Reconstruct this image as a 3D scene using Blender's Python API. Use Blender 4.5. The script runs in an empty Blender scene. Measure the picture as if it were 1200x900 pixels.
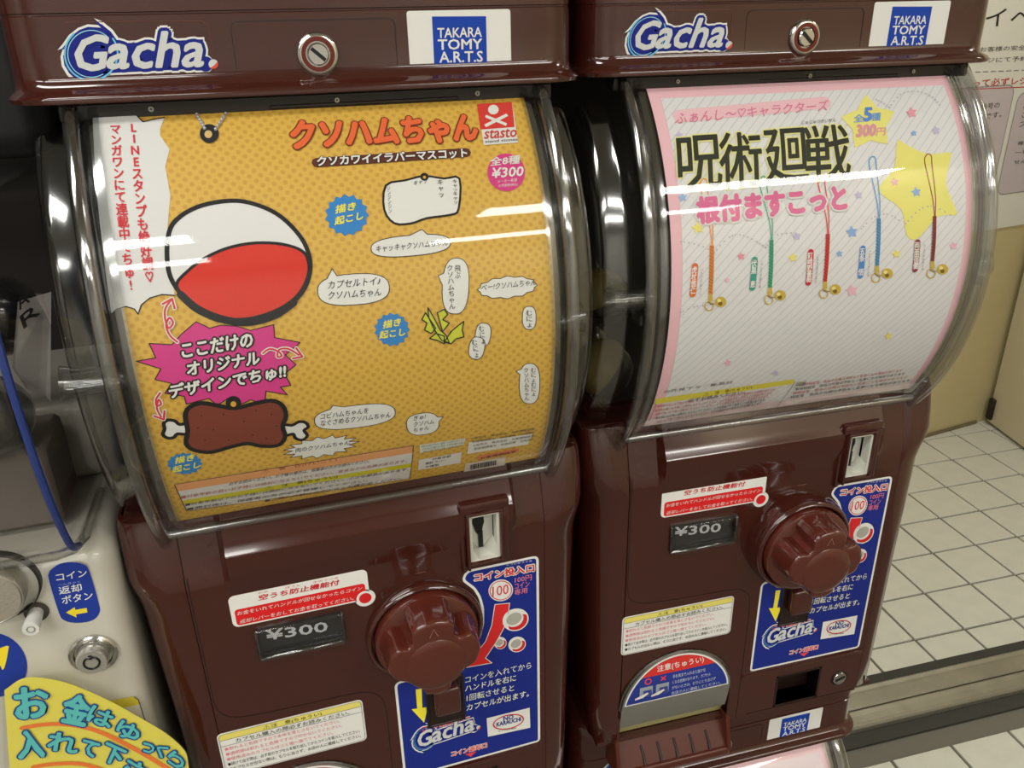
import bpy, bmesh, math, random
from mathutils import Vector, Matrix
from mathutils.geometry import tessellate_polygon
random.seed(7)
sc = bpy.context.scene
COL = sc.collection
PI = math.pi
# ------------------------------------------------------------------ camera
F_PX = 956.6; YAW, PITCH, ROLL = .3001, .4221, -.0224
FZ = 1.22                                   # height of the reference level (price window top) above the floor
CAM = Vector((-.0461, -.4779, .3797 + FZ))
cy, sy, cp, sp, cr, sr = math.cos(YAW), math.sin(YAW), math.cos(PITCH), math.sin(PITCH), math.cos(ROLL), math.sin(ROLL)
FWD = Vector((sy*cp, cy*cp, -sp)); _r = Vector((cy, -sy, 0)); _u = _r.cross(FWD)
RGT = _r*cr + _u*sr; UPV = -_r*sr + _u*cr
cam = bpy.data.objects.new('camera', bpy.data.cameras.new('camera')); COL.objects.link(cam)
cam.matrix_world = Matrix((( RGT.x, UPV.x, -FWD.x, CAM.x), (RGT.y, UPV.y, -FWD.y, CAM.y), (RGT.z, UPV.z, -FWD.z, CAM.z), (0, 0, 0, 1)))
cam.data.sensor_width = 36; cam.data.lens = F_PX*36/1200; cam.data.clip_start = .02
sc.camera = cam
# ------------------------------------------------------------------ world, exposure, big lights
w = bpy.data.worlds.new('world'); sc.world = w; w.use_nodes = True
w.node_tree.nodes['Background'].inputs[0].default_value = (.9, .95, 1, 1)
w.node_tree.nodes['Background'].inputs[1].default_value = .3
sc.view_settings.view_transform = 'Standard'; sc.view_settings.look = 'None'
sc.view_settings.gamma = 1; sc.view_settings.exposure = 0.17; sc.view_settings.use_curve_mapping = False
try:
    sc.cycles.use_denoising = True; sc.cycles.max_bounces = 10; sc.cycles.transparent_max_bounces = 32
    sc.cycles.sample_clamp_indirect = 4; sc.cycles.caustics_reflective = False; sc.cycles.caustics_refractive = False
except Exception: pass
CEIL = 2.72
LAMPS = [(-.86, -1.75, 1.25), (1.26, -1.75, 1.25), (-2.4, -1.75, 1.25),
         (2.5, -.50, 1.25), (-.98, -.60, 1.25), (1.6, 1.05, 1.25), (-.86, -2.5, 1.25), (1.26, -2.7, 1.25)]
LAMP_W = 16.0
for i, (x, y, l) in enumerate(LAMPS):
    ld = bpy.data.lights.new('ceiling_light', 'AREA'); ld.shape = 'RECTANGLE'; ld.size = l; ld.size_y = .22
    ld.energy = LAMP_W; ld.color = (1, .975, .92)
    o = bpy.data.objects.new('ceiling_light', ld); COL.objects.link(o); o.location = (x, y, CEIL - .075)
# ------------------------------------------------------------------ materials
def lin(c):
    c = c/255
    return c/12.92 if c <= .04045 else ((c+.055)/1.055)**2.4
MATS = {}
def mat(name, rgb=(128,128,128), rough=.5, metal=0, coat=0, bump=0, bscale=200, var=0, vscale=30, spec=.5, emit=0):
    if name in MATS: return MATS[name]
    m = bpy.data.materials.new(name); m.use_nodes = True; nt = m.node_tree; b = nt.nodes['Principled BSDF']
    c = (lin(rgb[0]), lin(rgb[1]), lin(rgb[2]), 1)
    b.inputs['Base Color'].default_value = c; b.inputs['Roughness'].default_value = rough; b.inputs['Metallic'].default_value = metal
    b.inputs['Coat Weight'].default_value = coat; b.inputs['Coat Roughness'].default_value = .04
    b.inputs['Specular IOR Level'].default_value = spec
    if emit: b.inputs['Emission Color'].default_value = c; b.inputs['Emission Strength'].default_value = emit
    if bump or var:
        tc = nt.nodes.new('ShaderNodeTexCoord'); n = nt.nodes.new('ShaderNodeTexNoise'); n.inputs['Scale'].default_value = bscale if bump else vscale
        n.inputs['Detail'].default_value = 4
        nt.links.new(tc.outputs['Object'], n.inputs['Vector'])
        if bump:
            bp = nt.nodes.new('ShaderNodeBump'); bp.inputs['Strength'].default_value = bump; bp.inputs['Distance'].default_value = .002
            nt.links.new(n.outputs['Fac'], bp.inputs['Height']); nt.links.new(bp.outputs['Normal'], b.inputs['Normal'])
        if var:
            n2 = nt.nodes.new('ShaderNodeTexNoise'); n2.inputs['Scale'].default_value = vscale; n2.inputs['Detail'].default_value = 5
            nt.links.new(tc.outputs['Object'], n2.inputs['Vector'])
            mx = nt.nodes.new('ShaderNodeMix'); mx.data_type = 'RGBA'
            mx.inputs[6].default_value = tuple(v*(1-var) for v in c[:3]) + (1,); mx.inputs[7].default_value = tuple(min(1, v*(1+var)) for v in c[:3]) + (1,)
            nt.links.new(n2.outputs['Fac'], mx.inputs[0]); nt.links.new(mx.outputs[2], b.inputs['Base Color'])
    MATS[name] = m; return m
def clear(name, tint=(.93, .94, .93), rough=.02, ior=1.5, base=0.0):
    if name in MATS: return MATS[name]
    m = bpy.data.materials.new(name); m.use_nodes = True; nt = m.node_tree; nt.nodes.clear()
    out = nt.nodes.new('ShaderNodeOutputMaterial'); tr = nt.nodes.new('ShaderNodeBsdfTransparent'); gl = nt.nodes.new('ShaderNodeBsdfGlossy')
    tr.inputs[0].default_value = tint + (1,); gl.inputs['Roughness'].default_value = rough; gl.inputs[0].default_value = (1, 1, 1, 1)
    lw = nt.nodes.new('ShaderNodeFresnel'); gm = nt.nodes.new('ShaderNodeNewGeometry'); im = nt.nodes.new('ShaderNodeMix')
    im.inputs[2].default_value = ior; im.inputs[3].default_value = 1/ior
    nt.links.new(gm.outputs['Backfacing'], im.inputs[0]); nt.links.new(im.outputs[0], lw.inputs[0])
    add = nt.nodes.new('ShaderNodeMath'); add.operation = 'ADD'; add.inputs[1].default_value = base; add.use_clamp = True
    mx = nt.nodes.new('ShaderNodeMixShader')
    nt.links.new(lw.outputs[0], add.inputs[0]); nt.links.new(add.outputs[0], mx.inputs[0])
    nt.links.new(tr.outputs[0], mx.inputs[1]); nt.links.new(gl.outputs[0], mx.inputs[2]); nt.links.new(mx.outputs[0], out.inputs[0])
    MATS[name] = m; return m
BROWN = mat('brown_plastic', (62, 25, 18), .13, coat=.5, bump=.012, bscale=50)
BROWN2 = mat('knob_plastic', (84, 34, 24), .16, coat=.6)
DBROWN = mat('dark_brown_plastic', (30, 15, 12), .4)
SEAM = mat('seam_shadow_gap', (30, 14, 10), .6)
BLACK = mat('black_plastic', (16, 16, 17), .3)
CLEAR = clear('clear_plastic', (.96, .965, .96), .035); CLEARE = clear('clear_plastic_edge', (.86, .87, .87), .11, 1.5, .13)
CLEARP = clear('clear_cover', (.96, .96, .96), .02, 1.5, 0)
CHROME = mat('chrome', (205, 203, 200), .12, 1); STEEL = mat('brushed_steel', (170, 168, 162), .3, 1, bump=.05, bscale=300)
PLATE = mat('coin_plate_plastic', (200, 200, 190), .35); SILV = mat('silver_flap', (150, 150, 142), .3, .6, var=.15, vscale=25)
def ink(rgb, rough=.55):
    n = 'ink_%02x%02x%02x' % rgb
    return mat(n, rgb, rough, spec=.25)
WHT = (226, 226, 222); NAVY = (22, 34, 120); RED = (205, 30, 38); INKK = (25, 22, 24); YEL = (238, 222, 60); PINK = (222, 70, 130)
# ------------------------------------------------------------------ objects
def link(name, bm, mats, parent=None, smooth=40, kind=None, label=None, cat=None, group=None, dz=0):
    if dz: bmesh.ops.translate(bm, vec=(0, 0, dz), verts=bm.verts)
    me = bpy.data.meshes.new(name); bm.to_mesh(me); bm.free()
    for m in (mats if isinstance(mats, (list, tuple)) else [mats]): me.materials.append(m)
    if smooth is not None:
        me.polygons.foreach_set('use_smooth', [True]*len(me.polygons))
        try: me.set_sharp_from_angle(angle=math.radians(smooth))
        except Exception: pass
    o = bpy.data.objects.new(name, me); COL.objects.link(o)
    if parent: o.parent = parent
    for k, v in (('kind', kind), ('label', label), ('category', cat), ('group', group)):
        if v: o[k] = v
    return o
def thing(name, label, cat, loc=(0,0,0), rz=0, group=None):
    o = bpy.data.objects.new(name, None); o.empty_display_size = .05; COL.objects.link(o); o.location = loc; o.rotation_euler = (0, 0, rz)
    o['label'] = label; o['category'] = cat
    if group: o['group'] = group
    return o
def NB(): return bmesh.new()
def box(bm, x0, x1, y0, y1, z0, z1, bev=0, seg=2, mi=0):
    n0 = len(bm.faces)
    r = bmesh.ops.create_cube(bm, size=1)
    vs = r['verts']
    for v in vs: v.co = Vector((x0+(v.co.x+.5)*(x1-x0), y0+(v.co.y+.5)*(y1-y0), z0+(v.co.z+.5)*(z1-z0)))
    if bev:
        es = list({e for v in vs for e in v.link_edges})
        bmesh.ops.bevel(bm, geom=es, offset=bev, segments=seg, affect='EDGES', profile=.5)
    if mi:
        bm.faces.ensure_lookup_table()
        for f in bm.faces[n0:]: f.material_index = mi
    return bm
def loft(bm, rings, closed=True, cap0=False, cap1=False, flip=False):
    R = [[bm.verts.new(p) for p in r] for r in rings]
    n = len(R[0])
    for a, b in zip(R, R[1:]):
        for i in range(n if closed else n-1):
            j = (i+1) % n
            q = (a[i], a[j], b[j], b[i])
            try: bm.faces.new(q[::-1] if flip else q)
            except ValueError: pass
    if cap0: bm.faces.new(R[0][::-1])
    if cap1: bm.faces.new(R[-1])
    return bm
def rrect(x0, x1, y0, y1, r, n=6):
    p = []
    for cx, cy_, a0 in ((x1-r, y0+r, -90), (x1-r, y1-r, 0), (x0+r, y1-r, 90), (x0+r, y0+r, 180)):
        for k in range(n+1):
            a = math.radians(a0+90*k/n); p.append((cx+r*math.cos(a), cy_+r*math.sin(a)))
    return p
def lathe(bm, cx, cz, prof, n=40, y0=0):
    """prof: list of (radius, y), turned about an axis along y through (cx, cz)"""
    rings = [[(cx+max(r, 1e-5)*math.cos(2*PI*k/n), y0+y, cz+max(r, 1e-5)*math.sin(2*PI*k/n)) for k in range(n)] for r, y in prof]
    return loft(bm, rings, True, False, False, True)
def tube(bm, pts, r, n=8, caps=True):
    pts = [Vector(p) for p in pts]; rings = []; up = None
    for i, p in enumerate(pts):
        t = (pts[min(i+1, len(pts)-1)]-pts[max(i-1, 0)]).normalized()
        if up is None: up = t.orthogonal().normalized()
        up = (up - t*up.dot(t)).normalized(); s = t.cross(up)
        rr = r[i] if isinstance(r, (list, tuple)) else r
        rings.append([p + up*rr*math.cos(2*PI*k/n) + s*rr*math.sin(2*PI*k/n) for k in range(n)])
    return loft(bm, rings, True, caps, caps)
# ------------------------------------------------------------------ surfaces: points of the photograph carried to real places on real surfaces
ZO = .235                                   # machine base is ZO below the reference level
M_ROOT = [Vector((0, 0, FZ-ZO)), Vector((.3268, .0126, FZ-ZO))]; M_ROT = [0, -.0524]
PR, PYC, PZC = .188, .1583, .2              # the poster is an arc of radius PR about (PYC, PZC)
def ray(m, u, v):
    D = FWD + RGT*((u-600)/F_PX) - UPV*((v-450)/F_PX); C = CAM.copy()
    if m is not None:
        R = Matrix.Rotation(-M_ROT[m], 3, 'Z'); C = R @ (C - M_ROOT[m]); D = R @ D; C.z -= ZO
    return C, D
class Plane:
    """plane y = y0 of machine m (m None: world)"""
    breaks = None
    def __init__(s, m, y0, dz=None): s.m, s.y0 = m, y0; s.dz = (ZO if m is not None else 0) if dz is None else dz
    def px(s, u, v):
        C, D = ray(s.m, u, v); t = (s.y0-C.y)/D.y; P = C+D*t; return (P.x, P.z)
    def out(s, a, b, off): return (a, s.y0-off, b+s.dz)
class Arc:
    def __init__(s, m): s.m = m; s.dz = ZO; s.breaks = [PR*math.radians(k*2.5) for k in range(-20, 22)]
    def px(s, u, v):
        C, D = ray(s.m, u, v); oy, oz = C.y-PYC, C.z-PZC
        A = D.y**2+D.z**2; B = oy*D.y+oz*D.z; K = oy*oy+oz*oz-PR*PR
        q = B*B-A*K; t = (-B-math.sqrt(max(q, 0)))/A; P = C+D*t
        return (P.x, PR*math.atan2(P.z-PZC, -(P.y-PYC)))
    def out(s, a, b, off):
        th = b/PR; return (a, PYC-(PR+off)*math.cos(th), PZC+(PR+off)*math.sin(th)+s.dz)
class Obl:
    """any upright plane: origin o (world), horizontal direction d, outward normal n"""
    breaks = None
    def __init__(s, o, d): s.o = Vector(o); s.d = Vector(d).normalized(); s.n = Vector((s.d.y, -s.d.x, 0)); s.dz = 0
    def px(s, u, v):
        C, D = ray(None, u, v); t = (s.o-C).dot(s.n)/D.dot(s.n); P = C+D*t; return ((P-s.o).dot(s.d), P.z)
    def out(s, a, b, off):
        P = s.o+s.d*a+s.n*off; return (P.x, P.y, b)
_tc = bpy.data.curves.new('lettering_tmp', 'FONT'); _to = bpy.data.objects.new('lettering_tmp', _tc); COL.objects.link(_to); _tc.resolution_u = 2
_cache = {}
def glyphs(body, bold, align='LEFT', ls=1.0):
    k = (body, bold, align, ls)
    if k not in _cache:
        _tc.body = body; _tc.offset = bold; _tc.align_x = align; _tc.space_line = ls
        dg = bpy.context.evaluated_depsgraph_get(); dg.update()
        me = bpy.data.meshes.new_from_object(_to.evaluated_get(dg))
        vs = [(v.co.x, v.co.y) for v in me.vertices]; fs = [tuple(p.vertices) for p in me.polygons]
        bpy.data.meshes.remove(me)
        x0 = min(v[0] for v in vs); x1 = max(v[0] for v in vs); y0 = min(v[1] for v in vs); y1 = max(v[1] for v in vs)
        _cache[k] = ([((x-x0)/max(x1-x0, 1e-6), (y-y0)/max(y1-y0, 1e-6)) for x, y in vs], fs)
    return _cache[k]
class Print:
    """flat print built up in thin layers on a surface, linked as one mesh"""
    STEP = .00011
    def sub(s): s.n = (getattr(s, 'n', 0)+1) % 9; return s.n*.085
    def __init__(s, surf, base=.0001): s.s = surf; s.bm = NB(); s.mats = []; s.base = base; s.lay = 0; s.pxmode = True; s.z = None
    def mi(s, rgb):
        m = rgb if not isinstance(rgb, tuple) else ink(rgb)
        if m not in s.mats: s.mats.append(m)
        return s.mats.index(m)
    def P(s, p):
        if s.z: p = (s.z[0]+p[0]/s.z[2], s.z[1]+p[1]/s.z[2])
        return s.s.px(*p) if s.pxmode else p
    def face(s, pts, rgb, L, holes=()):
        """pts in a,b coordinates"""
        k = s.mi(rgb); loops = [[Vector((p[0], p[1], 0)) for p in l] for l in [pts]+list(holes)]
        vs = [s.bm.verts.new((p.x, p.y, L)) for l in loops for p in l]
        for t in tessellate_polygon(loops):
            try: f = s.bm.faces.new([vs[i] for i in t]); f.material_index = k
            except ValueError: pass
    def poly(s, pts, rgb, L=1, holes=()): s.face([s.P(p) for p in pts], rgb, L, [[s.P(p) for p in h] for h in holes])
    def stroke(s, pts, w, rgb, L=1, closed=False, ab=False):
        """w in metres"""
        q = [Vector(p if ab else s.P(p)) for p in pts]; k = s.mi(rgb)
        if closed: q.append(q[0])
        for a, b in zip(q, q[1:]):
            Ls = L+s.sub()
            d = b-a
            if d.length < 1e-7: continue
            n = Vector((-d.y, d.x)).normalized()*w/2
            f = s.bm.faces.new([s.bm.verts.new((p.x, p.y, Ls)) for p in (a+n, a-n, b-n, b+n)]); f.material_index = k
        for a in (q if len(q) > 2 else []):
            Ls = L+s.sub()
            f = s.bm.faces.new([s.bm.verts.new((a.x+w/2*math.cos(t*PI/4), a.y+w/2*math.sin(t*PI/4), Ls)) for t in range(8)]); f.material_index = k
    def ell(s, c, rx, ry, rgb, L=1, n=28, tilt=0, a0=0, a1=360):
        """centre and radii in photo pixels (or a,b when pxmode is off)"""
        t = math.radians(tilt); pts = []
        for k in range(n + (a1-a0 < 360)):
            a = math.radians(a0+(a1-a0)*k/n); x, y = rx*math.cos(a), ry*math.sin(a)
            pts.append((c[0]+x*math.cos(t)-y*math.sin(t), c[1]+x*math.sin(t)+y*math.cos(t)))
        if rgb is not None: s.poly(pts, rgb, L)
        return pts
    def text(s, body, BL, BR, TL, rgb, L=2, bold=.0, outline=None, ow=.0, align='LEFT', ls=1.0, oL=None, on=10):
        BL, BR, TL = (Vector(s.P(p)) for p in (BL, BR, TL)); vs, fs = glyphs(body, 0, align, ls); nl = body.count('\n')+1; em = ((TL-BL).length/nl)*.9; br = bold*em*1.25; X, Y = BR-BL, TL-BL
        def put(dx, dy, rgb, L):
            k = s.mi(rgb); L += s.sub(); vv = [s.bm.verts.new((BL.x+X.x*x+Y.x*y+dx, BL.y+X.y*x+Y.y*y+dy, L)) for x, y in vs]
            for f in fs:
                try: f2 = s.bm.faces.new([vv[i] for i in f]); f2.material_index = k
                except ValueError: pass
        if outline is not None:
            for i in range(on): put((ow+br)*math.cos(2*PI*i/on), (ow+br)*math.sin(2*PI*i/on), outline, (L-1 if oL is None else oL))
        if br > .00006:
            for i in range(6): put(br*math.cos(PI*i/3), br*math.sin(PI*i/3), rgb, L)
        put(0, 0, rgb, L)
    def line(s, body, p0, p1, h, rgb, **k):
        """one line of print from p0 to p1 (bottom corners), h high, in photo pixels"""
        s.text(body, p0, p1, (p0[0]+h*.12, p0[1]-h), rgb, **k)
    def vert(s, body, TL, TR, BL, rgb, ls=.92, **k):
        """stacked lettering: TL, TR top corners, BL bottom left corner"""
        BR = (BL[0]+TR[0]-TL[0], BL[1]+TR[1]-TL[1]); s.text('\n'.join(body), BL, BR, TL, rgb, align='CENTER', ls=ls, **k)
    def done(s, name, parent, smooth=None, **k):
        bm = s.bm
        if s.s.breaks:
            lo = min(v.co.y for v in bm.verts); hi = max(v.co.y for v in bm.verts)
            for b in s.s.breaks:
                if lo < b < hi: bmesh.ops.bisect_plane(bm, geom=bm.verts[:]+bm.edges[:]+bm.faces[:], plane_co=(0, b, 0), plane_no=(0, 1, 0))
        uv = bm.loops.layers.uv.new('UVMap')
        for f in bm.faces:
            f.normal_update()
            if f.normal.z > 0: f.normal_flip()
            for l in f.loops: l[uv].uv = (l.vert.co.x, l.vert.co.y)
        for v in bm.verts: v.co = s.s.out(v.co.x, v.co.y, s.base+v.co.z*s.STEP)
        return link(name, bm, s.mats or [BLACK], parent, smooth, **k)
def smoothpoly(pts, n=4, closed=True):
    """Catmull-Rom through the points"""
    out = []; N = len(pts)
    for i in range(N if closed else N-1):
        p = [Vector(pts[(i+k) % N]) if closed else Vector(pts[min(max(i+k, 0), N-1)]) for k in (-1, 0, 1, 2)]
        for j in range(n):
            t = j/n; out.append(tuple(.5*((2*p[1])+(p[2]-p[0])*t+(2*p[0]-5*p[1]+4*p[2]-p[3])*t*t+(3*p[1]-p[0]-3*p[2]+p[3])*t**3)))
    if not closed: out.append(tuple(pts[-1]))
    return out
def rounded(pts, n=5):
    """pts: (x, y, radius) corners"""
    out = []
    for i, (x, y, r) in enumerate(pts):
        a = Vector(pts[i-1][:2]); b = Vector((x, y)); c = Vector(pts[(i+1) % len(pts)][:2])
        if r <= 0: out.append((x, y)); continue
        p, q = b+(a-b).normalized()*r, b+(c-b).normalized()*r
        for k in range(n+1): t = k/n; v = p*(1-t)**2+b*2*t*(1-t)+q*t*t; out.append((v.x, v.y))
    return out
def rr2(x0, x1, y0, y1, r, n=5): return rrect(x0, x1, y0, y1, r, n)
def star(c, R, r, n=5, a0=90, sx=1):
    return [(c[0]+sx*(R if k % 2 == 0 else r)*math.cos(math.radians(a0+k*180/n)), c[1]-(R if k % 2 == 0 else r)*math.sin(math.radians(a0+k*180/n))) for k in range(2*n)]
# ================================================================== THE SETTING
def tilemat():
    m = mat('floor_tile', (210, 210, 198), .45, bump=.25, bscale=90, var=.10, vscale=18); return m
def W(x, y): return (x+.0885, y)             # calibration frame to world
g = Matrix.Rotation(-.059, 3, 'Z')
bm = NB(); box(bm, -3.6, 3.3, -3.6, 3.2, -.06, -.006)
floor = link('floor', bm, mat('floor_grout', (112, 108, 98), .8), kind='structure')
tm = NB(); T = .163; gw = .0035
box(tm, -T/2+gw, T/2-gw, -T/2+gw, T/2-gw, -.012, .0, .0015, 1)
tme = link('tile', tm, tilemat(), floor)
first = True; ox, oy = 1.614+.0885, 1.038
for i in range(-8, 9):
    for j in range(-7, 8):
        p = g @ Vector(((i+.5)*T, (j+.5)*T, 0)); x, y = ox+p.x, oy+p.y
        if not (.42 < x < 2.95 and -.1 < y < 2.0): continue
        ly = (j+.5)*T
        if -.49 < ly < -.26: continue        # the door track lies here
        o = tme if first else bpy.data.objects.new('tile', tme.data)
        if not first: COL.objects.link(o); o.parent = floor
        first = False; o.location = (x, y, random.uniform(-.0006, .0004)); o.rotation_euler = (random.uniform(-.003, .003), random.uniform(-.003, .003), -.059)
# door track: a sill of aluminium rails, with dark gaps on both sides
tr = bpy.data.objects.new('trim_1', None); COL.objects.link(tr); tr.location = (1.70, .74, 0); tr.rotation_euler = (0, 0, -.059); tr['kind'] = 'structure'
def rail(name, prof, m, x0=-1.05, x1=1.25):
    bm = NB(); loft(bm, [[(x, y, z) for y, z in prof] for x in (x0, x1)], True, True, True); link(name, bm, m, tr, None)
ALU = mat('worn_aluminium', (168, 164, 150), .38, .7, bump=.3, bscale=25, var=.25, vscale=14)
GAP = mat('track_gap', (58, 57, 52), .8)
rail('gap_strip', [(.016, -.02), (.05, -.02), (.05, .002), (.016, .002)], GAP)
rail('rail', [(-.048, -.02), (.016, -.02), (.016, .010), (.010, .014), (.002, .010), (-.004, .010), (-.008, .014), (-.044, .014), (-.048, .010)], ALU)
rail('groove_strip', [(-.056, -.02), (-.048, -.02), (-.048, -.004), (-.056, -.004)], mat('groove_dark', (28, 27, 25), .8))
rail('rail', [(-.105, -.02), (-.056, -.02), (-.056, .016), (-.062, .020), (-.070, .013), (-.090, .012), (-.096, .019), (-.102, .019), (-.105, .013)], ALU)
rail('gap_strip', [(-.142, -.02), (-.105, -.02), (-.105, .001), (-.142, .001)], GAP)
# walls
CREAM = mat('cream_wall', (196, 182, 138), .6, bump=.15, bscale=40, var=.05, vscale=6)
WHITEW = mat('white_wall', (205, 203, 195), .6, bump=.1, bscale=60)
DARKW = mat('dark_backdrop', (26, 24, 23), .6, var=.2, vscale=8)
Ax, Ay = W(2.71, 1.874); da = Vector((.3356, .0352, 0)).normalized(); nb = Vector((-.056, -.230, 0)).normalized()
def wall(name, p, q, z0, z1, m, th=.06):
    p, q = Vector(p), Vector(q); d = (q-p).normalized(); n = Vector((-d.y, d.x))*th
    bm = NB(); loft(bm, [[(a.x, a.y, z) for a in (p, q, q+n, p+n)] for z in (z0, z1)], True, True, True)
    bmesh.ops.recalc_face_normals(bm, faces=bm.faces); return link(name, bm, m, None, None, kind='structure')
A0 = (Ax-da.x*3.4, Ay-da.y*3.4)
wb = wall('wall_back', A0, (Ax, Ay), 0, CEIL, CREAM)
B1 = (Ax+nb.x*5.3, Ay+nb.y*5.3)
wr = wall('wall_right', (Ax, Ay), B1, 0, CEIL, mat('pale_wall', (206, 196, 168), .55, bump=.1, bscale=40))
# slim dark skirting joint at the foot and in the corner of the back wall
bm = NB(); box(bm, 0, 3.3, 0, .006, 0, .014); o = link('baseboard_back', bm, mat('sealant', (120, 108, 80), .8, var=.3, vscale=20), None, None, kind='structure')
o.location = (A0[0]+.02, A0[1]-.0065, 0); o.rotation_euler = (0, 0, math.atan2(da.y, da.x))
# flush door leaf in the right wall
d1 = bpy.data.objects.new('door_1', None); COL.objects.link(d1); d1.location = (Ax+nb.x*.035, Ay+nb.y*.035, 0); d1.rotation_euler = (0, 0, math.atan2(nb.y, nb.x)); d1['kind'] = 'structure'
bm = NB(); box(bm, 0, .85, -.03, -.002, .012, 2.05, .002, 1); link('door_leaf', bm, mat('door_cream', (214, 204, 176), .45), d1)
bm = NB(); box(bm, .76, .80, -.075, -.03, .98, 1.0, .004, 2); box(bm, .66, .80, -.085, -.07, .98, 1.0, .005, 2); link('door_handle', bm, STEEL, d1)
bm = NB(); box(bm, .002, .03, -.045, -.03, .03, .12, .002, 1); link('hinge', bm, mat('dark_hinge', (50, 46, 40), .4, .5), d1)
# dark backdrop added to blacken gaps between machines; other shop walls and ceiling
bm = NB(); box(bm, -3.3, .46, .50, .56, 0, CEIL); link('wall_backdrop', bm, DARKW, None, None, kind='structure')
wall('wall_left', (-3.3, -3.3), (-3.3, 1.6), 0, CEIL, WHITEW)
wall('wall_front', (3.2, -3.3), (-3.3, -3.3), 0, CEIL, WHITEW)
bm = NB(); box(bm, -3.6, 3.3, -3.6, 3.2, CEIL, CEIL+.05); link('ceiling', bm, mat('ceiling_board', (214, 214, 208), .8, bump=.2, bscale=50), None, None, kind='structure')
# luminaire housings round the ceiling lights
LH = mat('lamp_housing', (225, 225, 222), .4); DIF = mat('lamp_reflector', (235, 235, 230), .5)
proto = None
WHERE = ['in front of the machines, middle of its row', 'in front of the machines, right end of its row', 'in front of the machines, left end of its row',
         'far right, beyond the right brown machine', 'over the white machine at left', 'beyond the door track by the notice', 'deep in the shop on the left', 'deep in the shop on the right']
for i, (x, y, l) in enumerate(LAMPS):
    if proto is None:
        r0 = thing('fluorescent_fitting', 'slim white ceiling light, ' + WHERE[i], 'ceiling light', (x, y, CEIL-.0005), 0, 'ceiling light fittings'); proto = r0
        bm = NB(); box(bm, -.64, .64, -.125, .125, -.03, 0, .004, 1); link('housing', bm, LH, r0)
        bm = NB()
        for s_ in (-1, 1): box(bm, -.64, .64, s_*.122-.003, s_*.122+.003, -.08, -.03, .001, 1)
        link('reflector', bm, DIF, r0)
    else:
        r = proto.copy(); COL.objects.link(r); r.location = (x, y, CEIL-.0005); r['label'] = 'slim white ceiling light, ' + WHERE[i]
        for ch in list(proto.children):
            if ch.type == 'MESH': c = ch.copy(); COL.objects.link(c); c.parent = r
# notice board sheet on the back wall
SW = Obl((Ax, Ay, 0), (da.x, da.y, 0))
nt_ = thing('wall_notice', 'large white notice with black and red Japanese lettering on the back wall', 'notice', tuple(Vector((Ax, Ay, .84))-da*.62))
SWp = Print(SW, .0005); SWp.STEP = .0003
x0, x1, z0, z1 = -.98, -.045, .845, 2.15
bm = NB()
loft(bm, [[SW.out(a, z, o) for a, o in ((x0, .001), (x1, .001), (x1, .006), (x0, .006))] for z in (z0, z1)], True, True, True)
def relink(o, root):
    """parent keeping the mesh where it stands"""
    o.parent = root; o.matrix_parent_inverse = root.matrix_world.inverted() if False else Matrix.LocRotScale(root.location, root.rotation_euler, None).inverted()
    return o
relink(link('board', bm, mat('notice_paper', (222, 221, 212), .5), None, None), nt_)
SWp.base = .0063
p = SWp; K = (38, 36, 38)
p.line('イベント', (1152, 31), (1260, 29), 21, K, bold=.0)
p.line('お客様の安全とスムーズな', (1146, 61), (1250, 56), 6, (70, 66, 66))
p.line('レジにて予約販売いたします', (1146, 74), (1265, 68), 6, (70, 66, 66))
for k in range(9): p.stroke([(1141+k*9, 84.5-k*.35), (1147+k*9, 84.2-k*.35)], .0025, (110, 106, 104))
p.line('って必ずレジにてスタッフ', (1138, 102), (1262, 95), 9, (190, 40, 40), bold=.01)
p.stroke([(1138, 104.5), (1262, 99)], .003, (190, 40, 40))
for (xa, xb) in ((1050, 1186.5), (1192, 1330)):
    P0 = SW.px(xa, 108); P1 = SW.px(xb, 108); PB = SW.px(1190, 225)
    q = rrect(P0[0], P1[0] if xa > 1100 else SW.px(1186, 108)[0], PB[1], P0[1]-.002, .035, 6)
    q = [(a, b) for a, b in q]; p.pxmode = False
    p.face(q, (196, 186, 190), 1); p.stroke(q, .003, (140, 132, 134), 2, True, True); p.pxmode = True
p.line('番号の', (1147, 129), (1169, 126), 7, K, L=3); p.line('です。', (1152, 140), (1171, 137), 7, K, L=3)
p.line('この', (1197, 128), (1216, 126), 8, K, L=3); p.line('こち', (1195, 138), (1214, 137), 7, K, L=3); p.line('スタ', (1192, 149), (1212, 147), 7, K, L=3)
p.line('複数の', (1190, 170), (1212, 168), 4.5, K, L=3); p.line('一覧表', (1187, 181), (1212, 179), 4.5, K, L=3); p.line('せんので', (1186, 192), (1214, 190), 4.5, K, L=3)
relink(p.done('lettering', None), nt_)
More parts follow.
